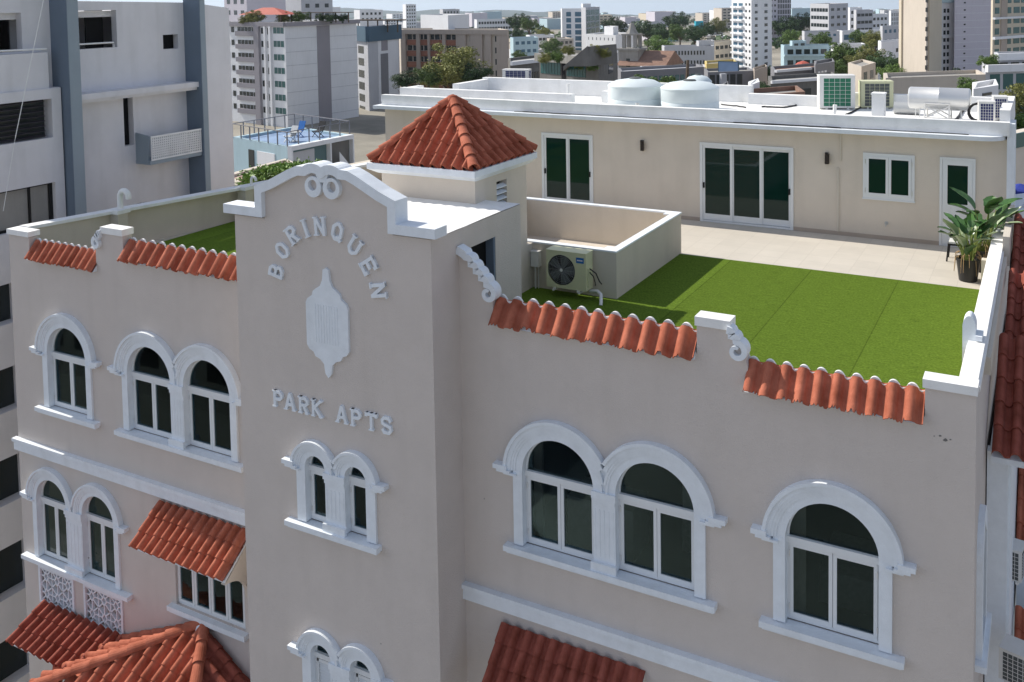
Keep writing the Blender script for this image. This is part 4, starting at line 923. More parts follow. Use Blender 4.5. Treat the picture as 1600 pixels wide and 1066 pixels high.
# ================================================================== NEIGHBOUR ON THE LEFT
N = empty('neighbour_block', (-34, 3, 0), 'grey-white apartment block with slate-blue fins and deep balconies, left edge of the photo', 'building')
xw = -27.2
b = MB()
b.prism([(4.12, 0), (9.3, 0), (9.3, 26.62), (4.12, 26.75)], xw-.25, xw, 'x', [
    [(4.5, 25.2), (6.42, 25.2), (6.42, 26.42), (4.5, 26.42)], [(8.22, 25.02), (8.86, 25.02), (8.86, 25.52), (8.22, 25.52)],
    [(4.78, 22.22), (5.02, 22.22), (5.02, 23.45), (4.78, 23.45)], [(6.55, 21.9), (6.92, 21.9), (6.92, 23.5), (6.55, 23.5)],
    [(4.9, 18.35), (5.12, 18.35), (5.12, 19.6), (4.9, 19.6)], [(6.7, 17.6), (7.3, 17.6), (7.3, 19.9), (6.7, 19.9)]])
b.prism([(1.2, 0), (4.12, 0), (4.12, 27.2), (1.2, 27.3)], xw-.25, xw, 'x', [[(1.5, 25.25), (3.2, 25.25), (3.2, 26.4), (1.5, 26.4)]])
b.box(-45, xw-.25, 1.2, 1.4, 0, 27.2); b.box(-45, xw-.25, 10.3, 10.5, 0, 26.5); b.box(-45, -44.8, 1.4, 10.3, 0, 26.6); b.box(-44.8, xw-.25, 1.4, 10.3, 26.2, 26.4)
b.build('wall', 'nbw', N)
b = MB(); b.prism([(1.2, 0), (4.05, 0), (4.05, 24.1), (1.2, 24.1)], xw+.001, -26.75, 'x', [[(y0, z0), (3.74, z0), (3.74, z1), (y0, z1)] for y0, z0, z1 in ((1.5, 22.62, 23.80), (1.5, 20.02, 21.26))] + [[(1.35, z0), (2.42, z0), (2.42, z1), (1.35, z1)] for z0, z1 in ((17.4, 18.57), (14.85, 16.13), (12.15, 13.5), (9.4, 10.9), (6.8, 8.2))])
b.build('projecting_bay', 'nbw', N)
b = MB(); b.box(xw+.02, xw+.06, 1.25, 4.0, 5, 24); b.build('dark_glazing', 'gw', N)
b = MB()
for i in range(8): b.obox((-26.98, 1.5, 22.70+i*.15), (.10, 0, -.03), (0, 2.1, 0), (0, 0, .012))
b.build('window_louvres', 'louver', N)
b = MB(); b.box(-26.95, -26.90, 2.98, 3.04, 20.02, 21.26); b.box(-26.95, -26.90, 3.62, 3.74, 20.02, 21.26); b.box(-26.95, -26.90, 1.5, 3.7, 20.02, 20.1); b.box(-26.95, -26.90, 1.5, 3.7, 21.2, 21.26); b.build('window', 'black', N)
b = MB(); b.box(-26.97, -26.955, 1.5, 2.98, 20.1, 21.2); b.box(-26.97, -26.955, 3.04, 3.62, 20.1, 21.2); b.build('roller_blind', 'conc', N)
b = MB(); b.box(xw+.002, -26.78, 1.2, 4.06, 24.1, 24.12); b.box(xw, -26.85, 1.2, 3.75, 24.12, 25.20); b.build('balcony_parapet', 'nbw', N)
b = MB(); b.tube([(-26.9, 1.2, 25.33), (-26.9, 3.75, 25.30)], .03, 6); b.build('handrail', 'roofwhite', N)
b = MB(); b.box(xw+.0, -26.4, 4.12, 4.49, 0, 28.4); b.build('fin', 'nbf', N)
b = MB(); b.box(xw+.0, -26.4, 9.14, 9.36, 0, 27.4); b.build('fin', 'nbf', N)
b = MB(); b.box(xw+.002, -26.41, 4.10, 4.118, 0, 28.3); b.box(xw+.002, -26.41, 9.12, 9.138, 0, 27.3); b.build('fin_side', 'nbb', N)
b = MB(); b.prism([(9.36, 0), (10.5, 0), (10.5, 26.40), (9.36, 26.55)], xw, -26.45, 'x'); b.build('end_bay', 'nbw', N)
b = MB(); b.box(xw, -26.55, 4.5, 9.12, 23.66, 23.84); b.box(xw, -26.65, 4.5, 9.12, 23.56, 23.66); b.build('ledge', 'nbw', N)
b = MB(); b.box(xw-2.2, xw-2.15, 4.2, 9.1, 17.5, 26.6); b.build('recess_wall', 'nbw', N)
for q_ in ((xw-.5, xw-.45, 5.62, 6.25, 25.15, 26.42), (xw-2, xw-.3, 8.2, 8.9, 25.0, 25.55), (xw-.3, xw-.26, 4.6, 8.9, 21.8, 23.55), (xw-.3, xw-.26, 4.6, 7.4, 17.5, 20)): b = MB(); b.box(*q_); b.build('dark_opening', 'dark', N)
b = MB(); b.tube([(xw-.05, 4.5, 25.36), (xw-.05, 6.32, 25.36), (xw-.05, 6.32, 25.2)], .03, 6); b.build('handrail', 'roofwhite', N)
b = MB(); b.box(xw, -26.5, 6.95, 9.1, 21.25, 21.38); b.prism([(xw+.0, 21.38), (-26.62, 21.38), (-26.5, 22.2), (xw+.0, 22.3)], 6.96, 7.0, 'y'); b.build('balcony_floor', 'nbf', N)
b = MB(); b.box(-26.52, -26.48, 7.0, 9.1, 22.14, 22.20); b.box(-26.52, -26.48, 7.0, 9.1, 21.38, 21.43); nz, ny = 9, 26
for i in range(ny+1): b.box(-26.515, -26.485, 7.0+2.05*i/ny, 7.0+2.05*i/ny+.035, 21.43, 22.14)
for i in range(1, nz): b.box(-26.512, -26.488, 7.0, 9.1, 21.43+.71*i/nz-.016, 21.43+.71*i/nz+.016)
b.build('balcony_screen', 'roofwhite', N)
b = MB(); b.box(xw, -26.7, 6.9, 9.1, 17.3, 17.45); b.box(-26.75, -26.7, 6.9, 9.1, 17.45, 18.3); b.build('balcony_parapet', 'nbw', N)
c = MB(); q0, q1 = onX(72, -20, -26.3), onX(24, 215, -26.3); c.tube([q0, q1], .012, 5); q2 = onX(5, 330, -26.3); c.tube([q1, q2], .008, 5)
tag(c.build('cable', 'pvc', org=q1), 'pale cable hanging down the front of the grey-white block', 'cable')

# ================================================================== GROUND, HILLS
def gz(d): return 0 if d < 420 else -(d-420)*.021
g = MB(); rings = [0, 40, 80, 140, 200, 300, 420, 600, 900, 1300, 2000, 3000, 4500, 6500, 9000, 14000]; na = 48; vs = []
for r_ in rings[1:]:
    for k in range(na): a = 2*math.pi*k/na; vs.append((r_*math.cos(a), r_*math.sin(a), gz(r_)))
fs = [tuple(range(na))]
for i in range(len(rings)-2):
    for k in range(na): fs.append((i*na+k, i*na+(k+1) % na, (i+1)*na+(k+1) % na, (i+1)*na+k))
g.add(vs, fs); tag(g.build('ground', 'ground'), kind='structure')
rd = MB(); rd.box(-26.4, -23.7, -60, 60, .004, .008); rd.box(-80, 80, -12, -5, .006, .012); tag(rd.build('road', 'asphalt'), kind='structure')
pv = MB(); pv.box(-23.7, 2, -5, -2.6, 0, .14); pv.box(-80, 80, -14.5, -12, 0, .14); tag(pv.build('pavement', 'conc'), kind='structure')

def mountains(D, pts, m, name):
    g = MB(); vs = []
    for i, (px, py) in enumerate(pts):
        q = deep(px, py, D); 
        for (k, f) in ((1.0, 1), (.93, .55), (.86, .18), (.80, -.25)):
            base = Vector((q.x*k, CAM.y+(q.y-CAM.y)*k, 0)); zb = gz(D*k*1.05)-5
            vs.append((base.x, base.y, zb+(q.z-zb)*max(f, 0)*(1+.0*i) + (random.uniform(-.06, .06)*(q.z-zb) if 0 < f < 1 else 0) - (60 if f < 0 else 0)))
        b2 = q*1.15; vs.append((b2.x, b2.y, gz(D*1.2)-60))
    n = 5; 
    fs = []
    for i in range(len(pts)-1):
        a, b_ = i*n, (i+1)*n
        fs += [(a, b_, b_+1, a+1), (a+1, b_+1, b_+2, a+2), (a+2, b_+2, b_+3, a+3), (a, a+4, b_+4, b_)]
    g.add(vs, fs); return tag(g.build(name, m, smooth=True), kind='structure')
random.seed(21)
def ridge_line(ctrl, step=14, amp=1.2):
    out_ = []; 
    for (x0, y0), (x1, y1) in zip(ctrl, ctrl[1:]):
        n = max(1, int(abs(x1-x0)/step))
        for k in range(n): t = k/n; out_.append((x0+(x1-x0)*t, y0+(y1-y0)*t+random.uniform(-amp, amp)))
    return out_+[ctrl[-1]]
mountains(9000, ridge_line([(-900, 20), (-300, 14), (200, 12), (480, 10), (560, 13), (600, 17), (640, 19), (690, 15), (730, 17), (775, 16), (800, 15), (850, 20), (878, 16), (940, 21), (1000, 24), (1060, 20), (1110, 21), (1150, 23), (1250, 17), (1270, 16), (1330, 22), (1370, 17), (1420, 19), (1600, 16), (2200, 22), (2900, 20)]), 'hill', 'hills')
mountains(5200, ridge_line([(-900, 28), (300, 26), (560, 27), (700, 25), (850, 27), (1000, 28), (1100, 26), (1250, 24), (1420, 26), (1700, 24), (2900, 28)], 20, 1.5), 'hill', 'hills')

# ================================================================== TREES
def crown_mesh(name, m, n_cl, n_leaf, flat=.7, leaf=.05, seed=1):
    """unit crown (radius 1, centre at height 0): clumps of leaf faces with gaps between"""
    random.seed(seed); mb = MB(); cl = []
    while len(cl) < n_cl:
        p = Vector((random.gauss(0, .5), random.gauss(0, .5), random.gauss(0, .42)))
        if p.length < .92: cl.append((p, random.uniform(.16, .34)))
    vs = []; fs = []
    for p, r_ in cl:
        for k in range(n_leaf//n_cl):
            d = Vector((random.gauss(0, 1), random.gauss(0, 1), random.gauss(.25, 1))).normalized()*r_*random.uniform(.6, 1.08)
            c = p+d; c.z *= flat
            a = Vector((random.gauss(0, 1), random.gauss(0, 1), random.gauss(0, .6))).normalized(); b = a.cross(d.normalized()+Vector((random.uniform(-.6, .6), random.uniform(-.6, .6), random.uniform(-.3, .6)))).normalized()
            l = leaf*random.uniform(.6, 1.5); i = len(vs)
            vs += [c-a*l, c-b*l*.5, c+a*l, c+b*l*.5]; fs.append((i, i+1, i+2, i+3))
    mb.add(vs, fs); o = mb.build(name, m); me = o.data; bpy.data.objects.remove(o); return me
CR = dict(leaf=crown_mesh('crown', 'leaf', 46, 9000, .72, .038, 2), leafd=crown_mesh('crown', 'leafd', 46, 9000, .75, .038, 5), leafy=crown_mesh('crown', 'leafy', 60, 12000, .70, .030, 8))
def trunk_mesh():
    mb = MB(); random.seed(4); mb.tube([(0, 0, -1.6), (.03, .02, -.9), (0, .04, -.3), (.02, 0, .0)], [.085, .06, .045, .02], 8)
    for k in range(7):
        a = k*.9+.3; z = -.7+.05*k; mb.tube([(0, 0, z), (.25*math.cos(a), .25*math.sin(a), z+.2), (.55*math.cos(a), .55*math.sin(a), z+.36)], [.035, .022, .008], 6)
    o = mb.build('trunk', 'bark'); me = o.data; bpy.data.objects.remove(o); return me
TM = trunk_mesh()
def tree(px, py, d, r, kind, label, group='trees between the city buildings', sq=1.0, cat='tree'):
    """crown centred at pixel px,py at depth d, radius r metres"""
    r *= .68 if d > 400 else .9; c = deep(px, py, d); c.z = max(c.z, gz(d)+r*.55); base = Vector((c.x, c.y, gz(c.xy.length)))
    t = empty('tree', base, label, cat, group)
    o = bpy.data.objects.new('crown', CR[kind]); COL.objects.link(o); o.parent = t; o.location = c-base; o.scale = (r, r, r*sq); o.rotation_euler = (0, 0, random.uniform(0, 6))
    o = bpy.data.objects.new('trunk', TM); COL.objects.link(o); o.parent = t; k = (c.z-base.z)/1.6; o.location = c-base; o.scale = (min(r, k*1.2), min(r, k*1.2), k)
    return t

# ================================================================== CITY BUILDINGS
MESHC = {}
def unitbox(m):
    if m not in MESHC:
        mb = MB(); mb.box(0, 1, 0, 1, 0, 1); o = mb.build('window', m); MESHC[m] = o.data; bpy.data.objects.remove(o)
    return MESHC[m]
def block(name, label, A, Mc, Bc, top, m, wins=(), cat='building', group=None, roof='conc', base=None, bands=(), par=.5):
    """A, Mc, Bc = (pixel x, depth) of left, near and right corners; top = roofline pixel y at the near corner.
    wins: dicts(face, cols, z0 below top, dz, rows, u0, u1, w, h, m)"""
    def g_(c): v = deep(c[0], top, c[1]); return Vector((v.x, v.y, 0)), v.z
    a, _ = g_(A); mm, zt = g_(Mc); b_, _ = g_(Bc); c4 = a+b_-mm
    zb = gz(mm.xy.length)-1 if base is None else base
    e = empty(name, (mm.x, mm.y, zb), label, cat, group)
    poly = [tuple(q.xy) for q in (a, mm, b_, c4)]
    w_ = MB(); w_.prism(poly, zb, zt-par, 'z'); cen = (a+b_)/2
    inn = [tuple((Vector(q)+(cen.xy-Vector(q)).normalized()*.45)) for q in poly]
    w_.prism(poly, zt-par+.001, zt, 'z', [inn]); w_.build('wall', m, e)
    r_ = MB(); r_.prism(inn, zt-par+.003, zt-par+.06, 'z'); r_.build('roof', roof, e)
    faces = [(a, mm), (mm, b_)]
    for wd in wins:
        p, q = faces[wd['f']]; U = (q-p); W = U.length; U.normalize(); Nn = Vector((U.y, -U.x, 0))
        if Nn.dot(Vector((CAM.x, CAM.y, 0))-p) < 0: Nn = -Nn
        u0, u1 = wd.get('u0', .04), wd.get('u1', .96); nc, nr = wd['c'], wd['r']; cw = W*(u1-u0)/nc
        ww, hh = cw*wd.get('w', .55), wd['dz']*wd.get('h', .45)
        for i in range(nc):
            for j in range(nr):
                if wd.get('skip') and random.random() < wd['skip']: continue
                o = bpy.data.objects.new('window', unitbox(wd.get('m', 'gw'))); COL.objects.link(o); o.parent = e
                P_ = p+U*(W*u0+cw*(i+.5)-ww/2)+Nn*.02; z = zt-wd['z0']-wd['dz']*j-hh
                mt = Matrix((U*ww, -Nn*.12, Vector((0, 0, hh)))).transposed().to_4x4(); mt.translation = Vector((P_.x, P_.y, z))-e.location+Nn*.03
                o.matrix_local = mt
    for bd in bands:                                                  # slabs, fins and strips standing proud of a face
        p, q = faces[bd['f']]; U = (q-p); W = U.length; U.normalize(); Nn = Vector((U.y, -U.x, 0))
        if Nn.dot(Vector((CAM.x, CAM.y, 0))-p) < 0: Nn = -Nn
        s = MB(); o_ = p+U*W*bd['u0']; z0 = zt-bd['z1'] if bd.get('z1') is not None else zb; z1 = zt-bd.get('z0', 0)
        s.obox((o_.x, o_.y, z0), tuple(U*W*(bd['u1']-bd['u0'])), tuple(Nn*bd.get('p', .3)), (0, 0, z1-z0)); s.build(bd.get('n', 'band'), bd['m'], e)
    e['_c'] = 0; del e['_c']
    return e, a, mm, b_, c4, zt, zb
random.seed(33)
# tall white slab with balconies at left (its blank wall faces the camera)
bands = [dict(f=1, u0=0, u1=.42, z0=.6+2.8*i, z1=.68+2.8*i, p=.06, m='bgrey', n='joint') for i in range(1, 8)] + [dict(f=1, u0=.60, u1=1, z0=.6+2.8*i, z1=.68+2.8*i, p=.06, m='bgrey', n='joint') for i in range(1, 8)]
bands += [dict(f=1, u0=.42, u1=.60, z0=1.0, p=.08, m='bmauve', n='stair_panel'), dict(f=0, u0=-.02, u1=1.0, z0=0, z1=.9, p=.5, m='bmauve', n='cornice'), dict(f=1, u0=0, u1=1.03, z0=0, z1=.9, p=.5, m='bmauve', n='cornice')]
bands += [dict(f=0, u0=.52, u1=.60, z0=.9, p=.6, m='bmauve', n='pier'), dict(f=0, u0=.68, u1=.705, z0=.9, p=.5, m='bwhite', n='pier'), dict(f=0, u0=.76, u1=.79, z0=.9, p=.5, m='bwhite', n='pier')]
bands += [dict(f=0, u0=.2, u1=.52, z0=2.0+2.8*i, z1=3.0+2.8*i, p=.5, m='bmauve', n='balcony_parapet') for i in range(7)]
b1 = block('apartment_tower', 'white apartment slab with a grey stair strip on its blank side and planted roof', (352, 208), (445, 195), (557, 212), 35, 'bwhite',
    [dict(f=0, c=2, r=7, z0=1.1, dz=2.8, u0=0, u1=.17, w=.6, h=.42), dict(f=0, c=5, r=7, z0=1.1, dz=2.8, u0=.21, u1=.51, w=.85, h=.42), dict(f=0, c=1, r=7, z0=1.2, dz=2.8, u0=.60, u1=.67, w=.6, h=.45),
     dict(f=0, c=1, r=7, z0=1.2, dz=2.8, u0=.71, u1=.76, w=.8, h=.5), dict(f=0, c=3, r=7, z0=1.1, dz=2.8, u0=.81, u1=.98, w=.85, h=.45, m='gwt'), dict(f=1, c=1, r=7, z0=1.2, dz=2.8, u0=.48, u1=.56, w=.6, h=.18)], bands=bands)
tz = b1[5]
# terrace on its roof: red gazebo, pergola, plants
ga = deep(420, 30, 205); gb = empty('gazebo', (ga.x, ga.y, tz-.4), 'red tiled gazebo among the plants on the white apartment slab', 'gazebo')
for dx in (-5, 5):
    for dy in (-1.6, 1.6): s = MB(); s.box(ga.x+dx-.15, ga.x+dx+.15, ga.y+dy-.15, ga.y+dy+.15, tz-.4, tz+1.5); s.build('post', 'bark', gb)
s = MB(); s.add([(ga.x-6.5, ga.y-2.4, tz+1.5), (ga.x+6.5, ga.y-2.4, tz+1.5), (ga.x+6.5, ga.y+2.4, tz+1.5), (ga.x-6.5, ga.y+2.4, tz+1.5), (ga.x-1.6, ga.y, tz+3.0), (ga.x+1.6, ga.y, tz+3.0)], [(0, 1, 5, 4), (1, 2, 5), (2, 3, 4, 5), (3, 0, 4), (3, 2, 1, 0)]); s.build('roof', 'redroof', gb)
pg = deep(505, 30, 205); gb = empty('pergola', (pg.x, pg.y, tz-.4), 'dark open pergola on the right half of the white slab roof', 'pergola'); s = MB()
for dx in (-7, -3.5, 0, 3.5, 7): s.box(pg.x+dx-.1, pg.x+dx+.1, pg.y-.1, pg.y+.1, tz-.4, tz+1.7)
s.build('posts', 'bark', gb); s = MB(); s.box(pg.x-7.5, pg.x+7.5, pg.y-1.2, pg.y+1.2, tz+1.7, tz+1.85); s.build('beam', 'bark', gb)
def shrub(q, r, kind, label, group): 
    t = empty('shrub', q, label, 'plant', group); o = bpy.data.objects.new('foliage', CR[kind]); COL.objects.link(o); o.parent = t; o.location = (0, 0, r*.6); o.scale = (r, r, r); o.rotation_euler = (0, 0, random.uniform(0, 6))
for k, (px, r_, kd, w_) in enumerate(((382, 1.5, 'leafy', 'leftmost small yellow-green bush'), (398, 2.4, 'leafy', 'big yellow-green bush left of the gazebo roof'), (444, 2.0, 'leafy', 'yellow-green bush before the right gazebo post'), (470, 2.2, 'leaf', 'green palm-like bush right of the gazebo'), (502, 1.5, 'leafd', 'dark bush under the left of the pergola'), (518, 1.5, 'leafd', 'dark bush under the middle of the pergola'), (536, 1.4, 'leafd', 'dark bush under the right of the pergola'))):
    q = deep(px, 34, 203); q.z = tz-.4; shrub(q, r_, kd, w_+', on the white slab roof', 'bushes on the terrace of the white apartment slab')

block('apartment_tower', 'slim block with a blue-grey crown and a dark arched stripe down a white wall', (553, 232), (574, 222), (623, 236), 43, 'bgrey',
    [dict(f=0, c=1, r=7, z0=4.6, dz=2.9, u0=.3, u1=.7, w=1, h=.6), dict(f=1, c=4, r=1, z0=.6, dz=3, u0=.62, u1=.95, w=.8, h=.7), dict(f=1, c=1, r=1, z0=.6, dz=3, u0=.3, u1=.4, w=.9, h=.5, m='bwhite'), dict(f=1, c=1, r=6, z0=6.2, dz=3.2, u0=.42, u1=.5, w=.8, h=.2)],
    bands=[dict(f=0, u0=-.05, u1=1, z0=-.2, z1=3.4, p=.5, m='bblue', n='crown_band'), dict(f=1, u0=0, u1=1.04, z0=-.2, z1=3.4, p=.5, m='bblue', n='crown_band'), dict(f=1, u0=.30, u1=.96, z0=3.4, p=.12, m='bwhite', n='panel'), dict(f=1, u0=.40, u1=.60, z0=3.4, z1=5.9, p=.2, m='bmauve', n='panel'), dict(f=1, u0=.37, u1=.60, z0=6.6, p=.22, m='bgreyd', n='stripe')])
pg = deep(590, 35, 230); s = MB()
for dx in (-6, -3, 0, 3, 6): s.box(pg.x+dx-.12, pg.x+dx+.12, pg.y-.12, pg.y+.12, pg.z-2.4, pg.z+.4)
s.box(pg.x-7.5, pg.x+7.5, pg.y-1.5, pg.y+1.5, pg.z+.4, pg.z+.7); tag(s.build('pergola', 'bark', org=(pg.x, pg.y, pg.z-2.4)), 'dark pergola standing on the blue-grey crown of the slim block', 'pergola')

# low aqua house with a blue roof deck
e, a, mm, b_, c4, zt, zb = block('low_house', 'low pale aqua building with a blue roof deck and railings, left of the stair tower', (364, 71), (449, 66), (547, 71.5), 229, 'baqua',
    [dict(f=0, c=1, r=2, z0=.7, dz=3.2, u0=.3, u1=.41, w=.9, h=.42), dict(f=0, c=1, r=1, z0=.7, dz=3.2, u0=.45, u1=.8, w=.9, h=.42, m='bwhite'), dict(f=0, c=1, r=1, z0=3.9, dz=3.2, u0=.55, u1=.75, w=.9, h=.42)], roof='bdeck', par=.25,
    bands=[dict(f=1, u0=0, u1=1, z0=-.02, z1=.3, p=.4, m='bwhite', n='eave'), dict(f=1, u0=.02, u1=.98, z0=.3, z1=3.3, p=.02, m='bteal', n='gallery'), dict(f=1, u0=.04, u1=.40, z0=.5, z1=2.8, p=.06, m='bgrey', n='panel'), dict(f=1, u0=.62, u1=.97, z0=.4, z1=7, p=.05, m='concd', n='recess'), dict(f=1, u0=0, u1=1, z0=3.3, z1=3.8, p=.4, m='baqua', n='gallery_floor'), dict(f=1, u0=.02, u1=.98, z0=3.8, z1=8, p=.03, m='bteal', n='gallery'), dict(f=1, u0=.6, u1=.62, z0=.3, z1=8, p=.42, m='bwhite', n='post'), dict(f=1, u0=.98, u1=1.0, z0=.3, z1=8, p=.42, m='bwhite', n='post'), dict(f=1, u0=0, u1=.02, z0=.3, z1=8, p=.42, m='bwhite', n='post')])
rl_ = MB()
for (p_, q_) in ((a, mm), (mm, b_), (b_, c4), (c4, a)):
    n_ = 6
    for i in range(n_): t_ = p_.lerp(q_, i/n_); rl_.tube([(t_.x, t_.y, zt), (t_.x, t_.y, zt+1.0)], .05, 5)
    rl_.tube([(p_.x, p_.y, zt+1.0), (q_.x, q_.y, zt+1.0)], .04, 5)
rl_.build('railing', 'bgreyd', e)
st_ = MB(); q0, q1 = mm.lerp(b_, .70), mm.lerp(b_, .95); nd = Vector(((q1-q0).y, -(q1-q0).x, 0)).normalized()*.7
st_.add([(q0.x+nd.x, q0.y+nd.y, zt-1.9), (q1.x+nd.x, q1.y+nd.y, zt-3.6), (q1.x+nd.x, q1.y+nd.y, zt-2.7), (q0.x+nd.x, q0.y+nd.y, zt-1.0)], [(0, 1, 2, 3)]); st_.v += [(x-.1, y+.1, z) for x, y, z in st_.v]; st_.f += [(7, 6, 5, 4), (0, 1, 5, 4), (1, 2, 6, 5), (2, 3, 7, 6), (3, 0, 4, 7)]; st_.build('stair_parapet', 'bwhite', e)
for k, (u_, v_, w_, m_, lb) in enumerate(((.25, .35, 'sun_chair', 'galv', 'pale folding chair left on the blue roof deck'), (.55, .55, 'sun_chair', 'blue', 'blue folding chair right of centre on the blue roof deck'), (.7, .35, 'sun_chair', 'black', 'black folding chair near the stair end of the blue roof deck'), (.38, .3, 'round_table', 'galv', 'small round table between the chairs on the blue roof deck'))):
    q = mm.lerp(b_, u_)+(c4-b_)*v_; s = MB()
    if 'table' in w_: s.lathe((q.x, q.y, zt-.2), [(.3, 0), (.3, .04), (.04, .06), (.04, .68), (.5, .7), (.5, .74)], 16)
    else: s.obox((q.x, q.y, zt+.2), (.6, 0, 0), (0, .6, .05), (0, 0, .05)); s.obox((q.x, q.y+.6, zt+.25), (.6, 0, 0), (0, .3, .7), (0, .05, 0)); [s.tube([(q.x+i*.6, q.y+j*.6, zt-.2), (q.x+i*.6, q.y+.6-j*.6, zt+.3)], .03, 5) for i in (0, 1) for j in (0, 1)]
    tag(s.build(w_, m_, org=(q.x, q.y, zt-.2)), lb, 'table' if 'table' in w_ else 'chair')
# near pinkish roof and hedge beyond the left boundary wall
q = onZ(400, 283, 17.5)
e, *_ = block('low_house', 'flat pinkish roof with a pale rim just beyond the left boundary wall', (350, 50), (440, 42), (545, 47), 324, 'cream2', roof='bpink', par=.2)
hb = empty('hedge', deep(437, 272, 48), 'bright green leafy hedge with orange tips beyond the pediment', 'hedge')
for k, (px, py, r_) in enumerate(((408, 270, .7), (425, 269, .75), (442, 267, .8), (458, 266, .8), (473, 263, .85), (486, 268, .6))):
    pass
def hedge():
    random.seed(9); mb = MB(); vs = []; fs = []
    for i in range(9500):
        t = random.random(); px = 396+t*98; py = 272-10*math.sin(t*2.6)*1.0-t*2; c = deep(px, py, 47)+Vector((random.gauss(0, .2), random.gauss(0, .5), random.gauss(-.22, .17)))
        a = Vector((random.gauss(0, 1), random.gauss(0, 1), random.gauss(.3, .6))).normalized(); b = a.cross(Vector((random.gauss(0, 1), random.gauss(0, 1), random.gauss(0, 1)))).normalized(); l = random.uniform(.07, .14); n = len(vs)
        vs += [c-a*l, c-b*l*.5, c+a*l, c+b*l*.5]; fs.append((n, n+1, n+2, n+3))
    mb.add(vs, fs); mb.build('foliage', 'leafl', hb)
hedge()
random.seed(40)
# brick and cream slab behind the hipped roof
pi = [dict(f=1, u0=u, u1=u+w, z0=1.2, p=.7, m='btan', n='pier') for u, w in ((0, .045), (.15, .035), (.26, .02), (.40, .03), (.53, .09), (.66, .11), (.80, .05), (.90, .10))]
br_ = [dict(f=1, u0=.05, u1=.53, z0=1.2+2.9*i+1.5, z1=1.2+2.9*i+2.9, p=.3, m='bbrick', n='brick_band') for i in range(5)]
block('apartment_block', 'tan block with brick balcony bands left and tall cream fins right, behind the big tree', (622, 262), (628, 250), (795, 236), 46, 'bbeige',
    [dict(f=1, c=9, r=5, z0=1.3, dz=2.9, u0=.05, u1=.53, w=.8, h=.45), dict(f=1, c=1, r=5, z0=1.6, dz=2.9, u0=.64, u1=.67, w=.6, h=.5), dict(f=1, c=1, r=5, z0=1.6, dz=2.9, u0=.87, u1=.90, w=.6, h=.5)],
    bands=pi+br_+[dict(f=1, u0=0, u1=1, z0=0, z1=1.2, p=.9, m='btan', n='cornice')])
block('roof_house', 'blocky off-white roof house on top of the tan and brick block', (657, 262), (700, 250), (733, 262), 24, 'bwhite', base=deep(700, 50, 250).z-.5)
ob = empty('apartment_block', (-58, -36, 0), 'plain cream block across the street, seen only as a reflection in the window panes', 'building')
s = MB(); s.box(-80, -38, -50, -28, 0, 15); s.build('wall', 'bcream', ob)
for i in range(12):
    for j in range(4): s = MB(); s.box(-78+3.3*i, -76+3.3*i, -28, -27.95, 2+3.4*j, 3.6+3.4*j); s.build('window', 'gw', ob)
# city, from left to right
W = lambda f, c, r, z0, dz, **k: dict(f=f, c=c, r=r, z0=z0, dz=dz, **k)
block('apartment_tower', 'grey block with a few small windows rising behind the gazebo at the top', (440, 330), (470, 320), (519, 330), -14, 'bgrey', [W(1, 3, 4, 1, 3.4, w=.4, h=.4)])
block('apartment_tower', 'pink-white block behind the left end of the planted roof terrace', (350, 300), (385, 290), (446, 300), -6, 'blilac', [W(0, 3, 4, 1, 3.4, w=.45, h=.4)])
block('office_block', 'small white block between the pergola and the far slim tower', (490, 420), (500, 410), (532, 430), 12, 'bwhite')
block('apartment_tower', 'white low block just left of the hazy slim tower', (553, 560), (562, 550), (598, 560), 16, 'bwhite', [W(1, 5, 2, 1.5, 3.2, w=.5, h=.45)])
block('apartment_tower', 'hazy slim tower standing alone against the hills', (629, 900), (634, 880), (650, 890), 7, 'bwhite', [W(1, 4, 12, 1.5, 3.2, w=.5, h=.45)])
block('apartment_tower', 'hazy white tower with a roof box above the tan block', (687, 700), (692, 680), (718, 690), 15, 'bgrey', [W(1, 5, 6, 1.5, 3, w=.5, h=.45)])
block('apartment_block', 'far white low block with window rows, left of the dark tree near the glass tower', (741, 520), (745, 510), (800, 520), 31, 'bwhite', [W(1, 12, 4, 1.2, 2.9, w=.7, h=.45)])
block('office_tower', 'white tower with two blue glass stripes, tallest in the middle distance', (876, 470), (878, 455), (914, 450), 14, 'bwhite', [W(1, 1, 18, 1.5, 2.9, u0=.18, u1=.40, w=.95, h=.75, m='gwb'), W(1, 1, 18, 1.5, 2.9, u0=.56, u1=.86, w=.95, h=.75, m='gwb')])
block('office_tower', 'green glass slab joined to the white striped tower', (908, 450), (915, 440), (937, 462), 12, 'bgrey', [W(1, 3, 19, 1.2, 2.9, w=.9, h=.85, m='gwt')])
block('office_tower', 'narrow lift shaft crowning the striped tower', (908, 455), (911, 448), (923, 455), 6, 'bwhite', base=10)
block('apartment_block', 'pale blue three-storey block left of the garden-topped concrete house', (797, 345), (802, 335), (841, 340), 60, 'baqua', [W(1, 4, 4, 1.2, 2.9, w=.6, h=.4, m='gwb')])
block('apartment_block', 'white flat block with dark balconies between two trees', (822, 420), (828, 410), (866, 420), 56, 'bwhite', [W(1, 6, 3, 1.2, 2.9, w=.8, h=.4)])
block('warehouse', 'windowless white warehouse with a box on its roof', (915, 330), (962, 318), (992, 335), 55, 'bwhite', [W(0, 7, 1, 1.0, 3, w=.12, h=.3)], cat='warehouse')
block('roof_house', 'white box on the roof of the windowless warehouse', (944, 330), (958, 324), (966, 330), 42, 'bwhite', base=8)
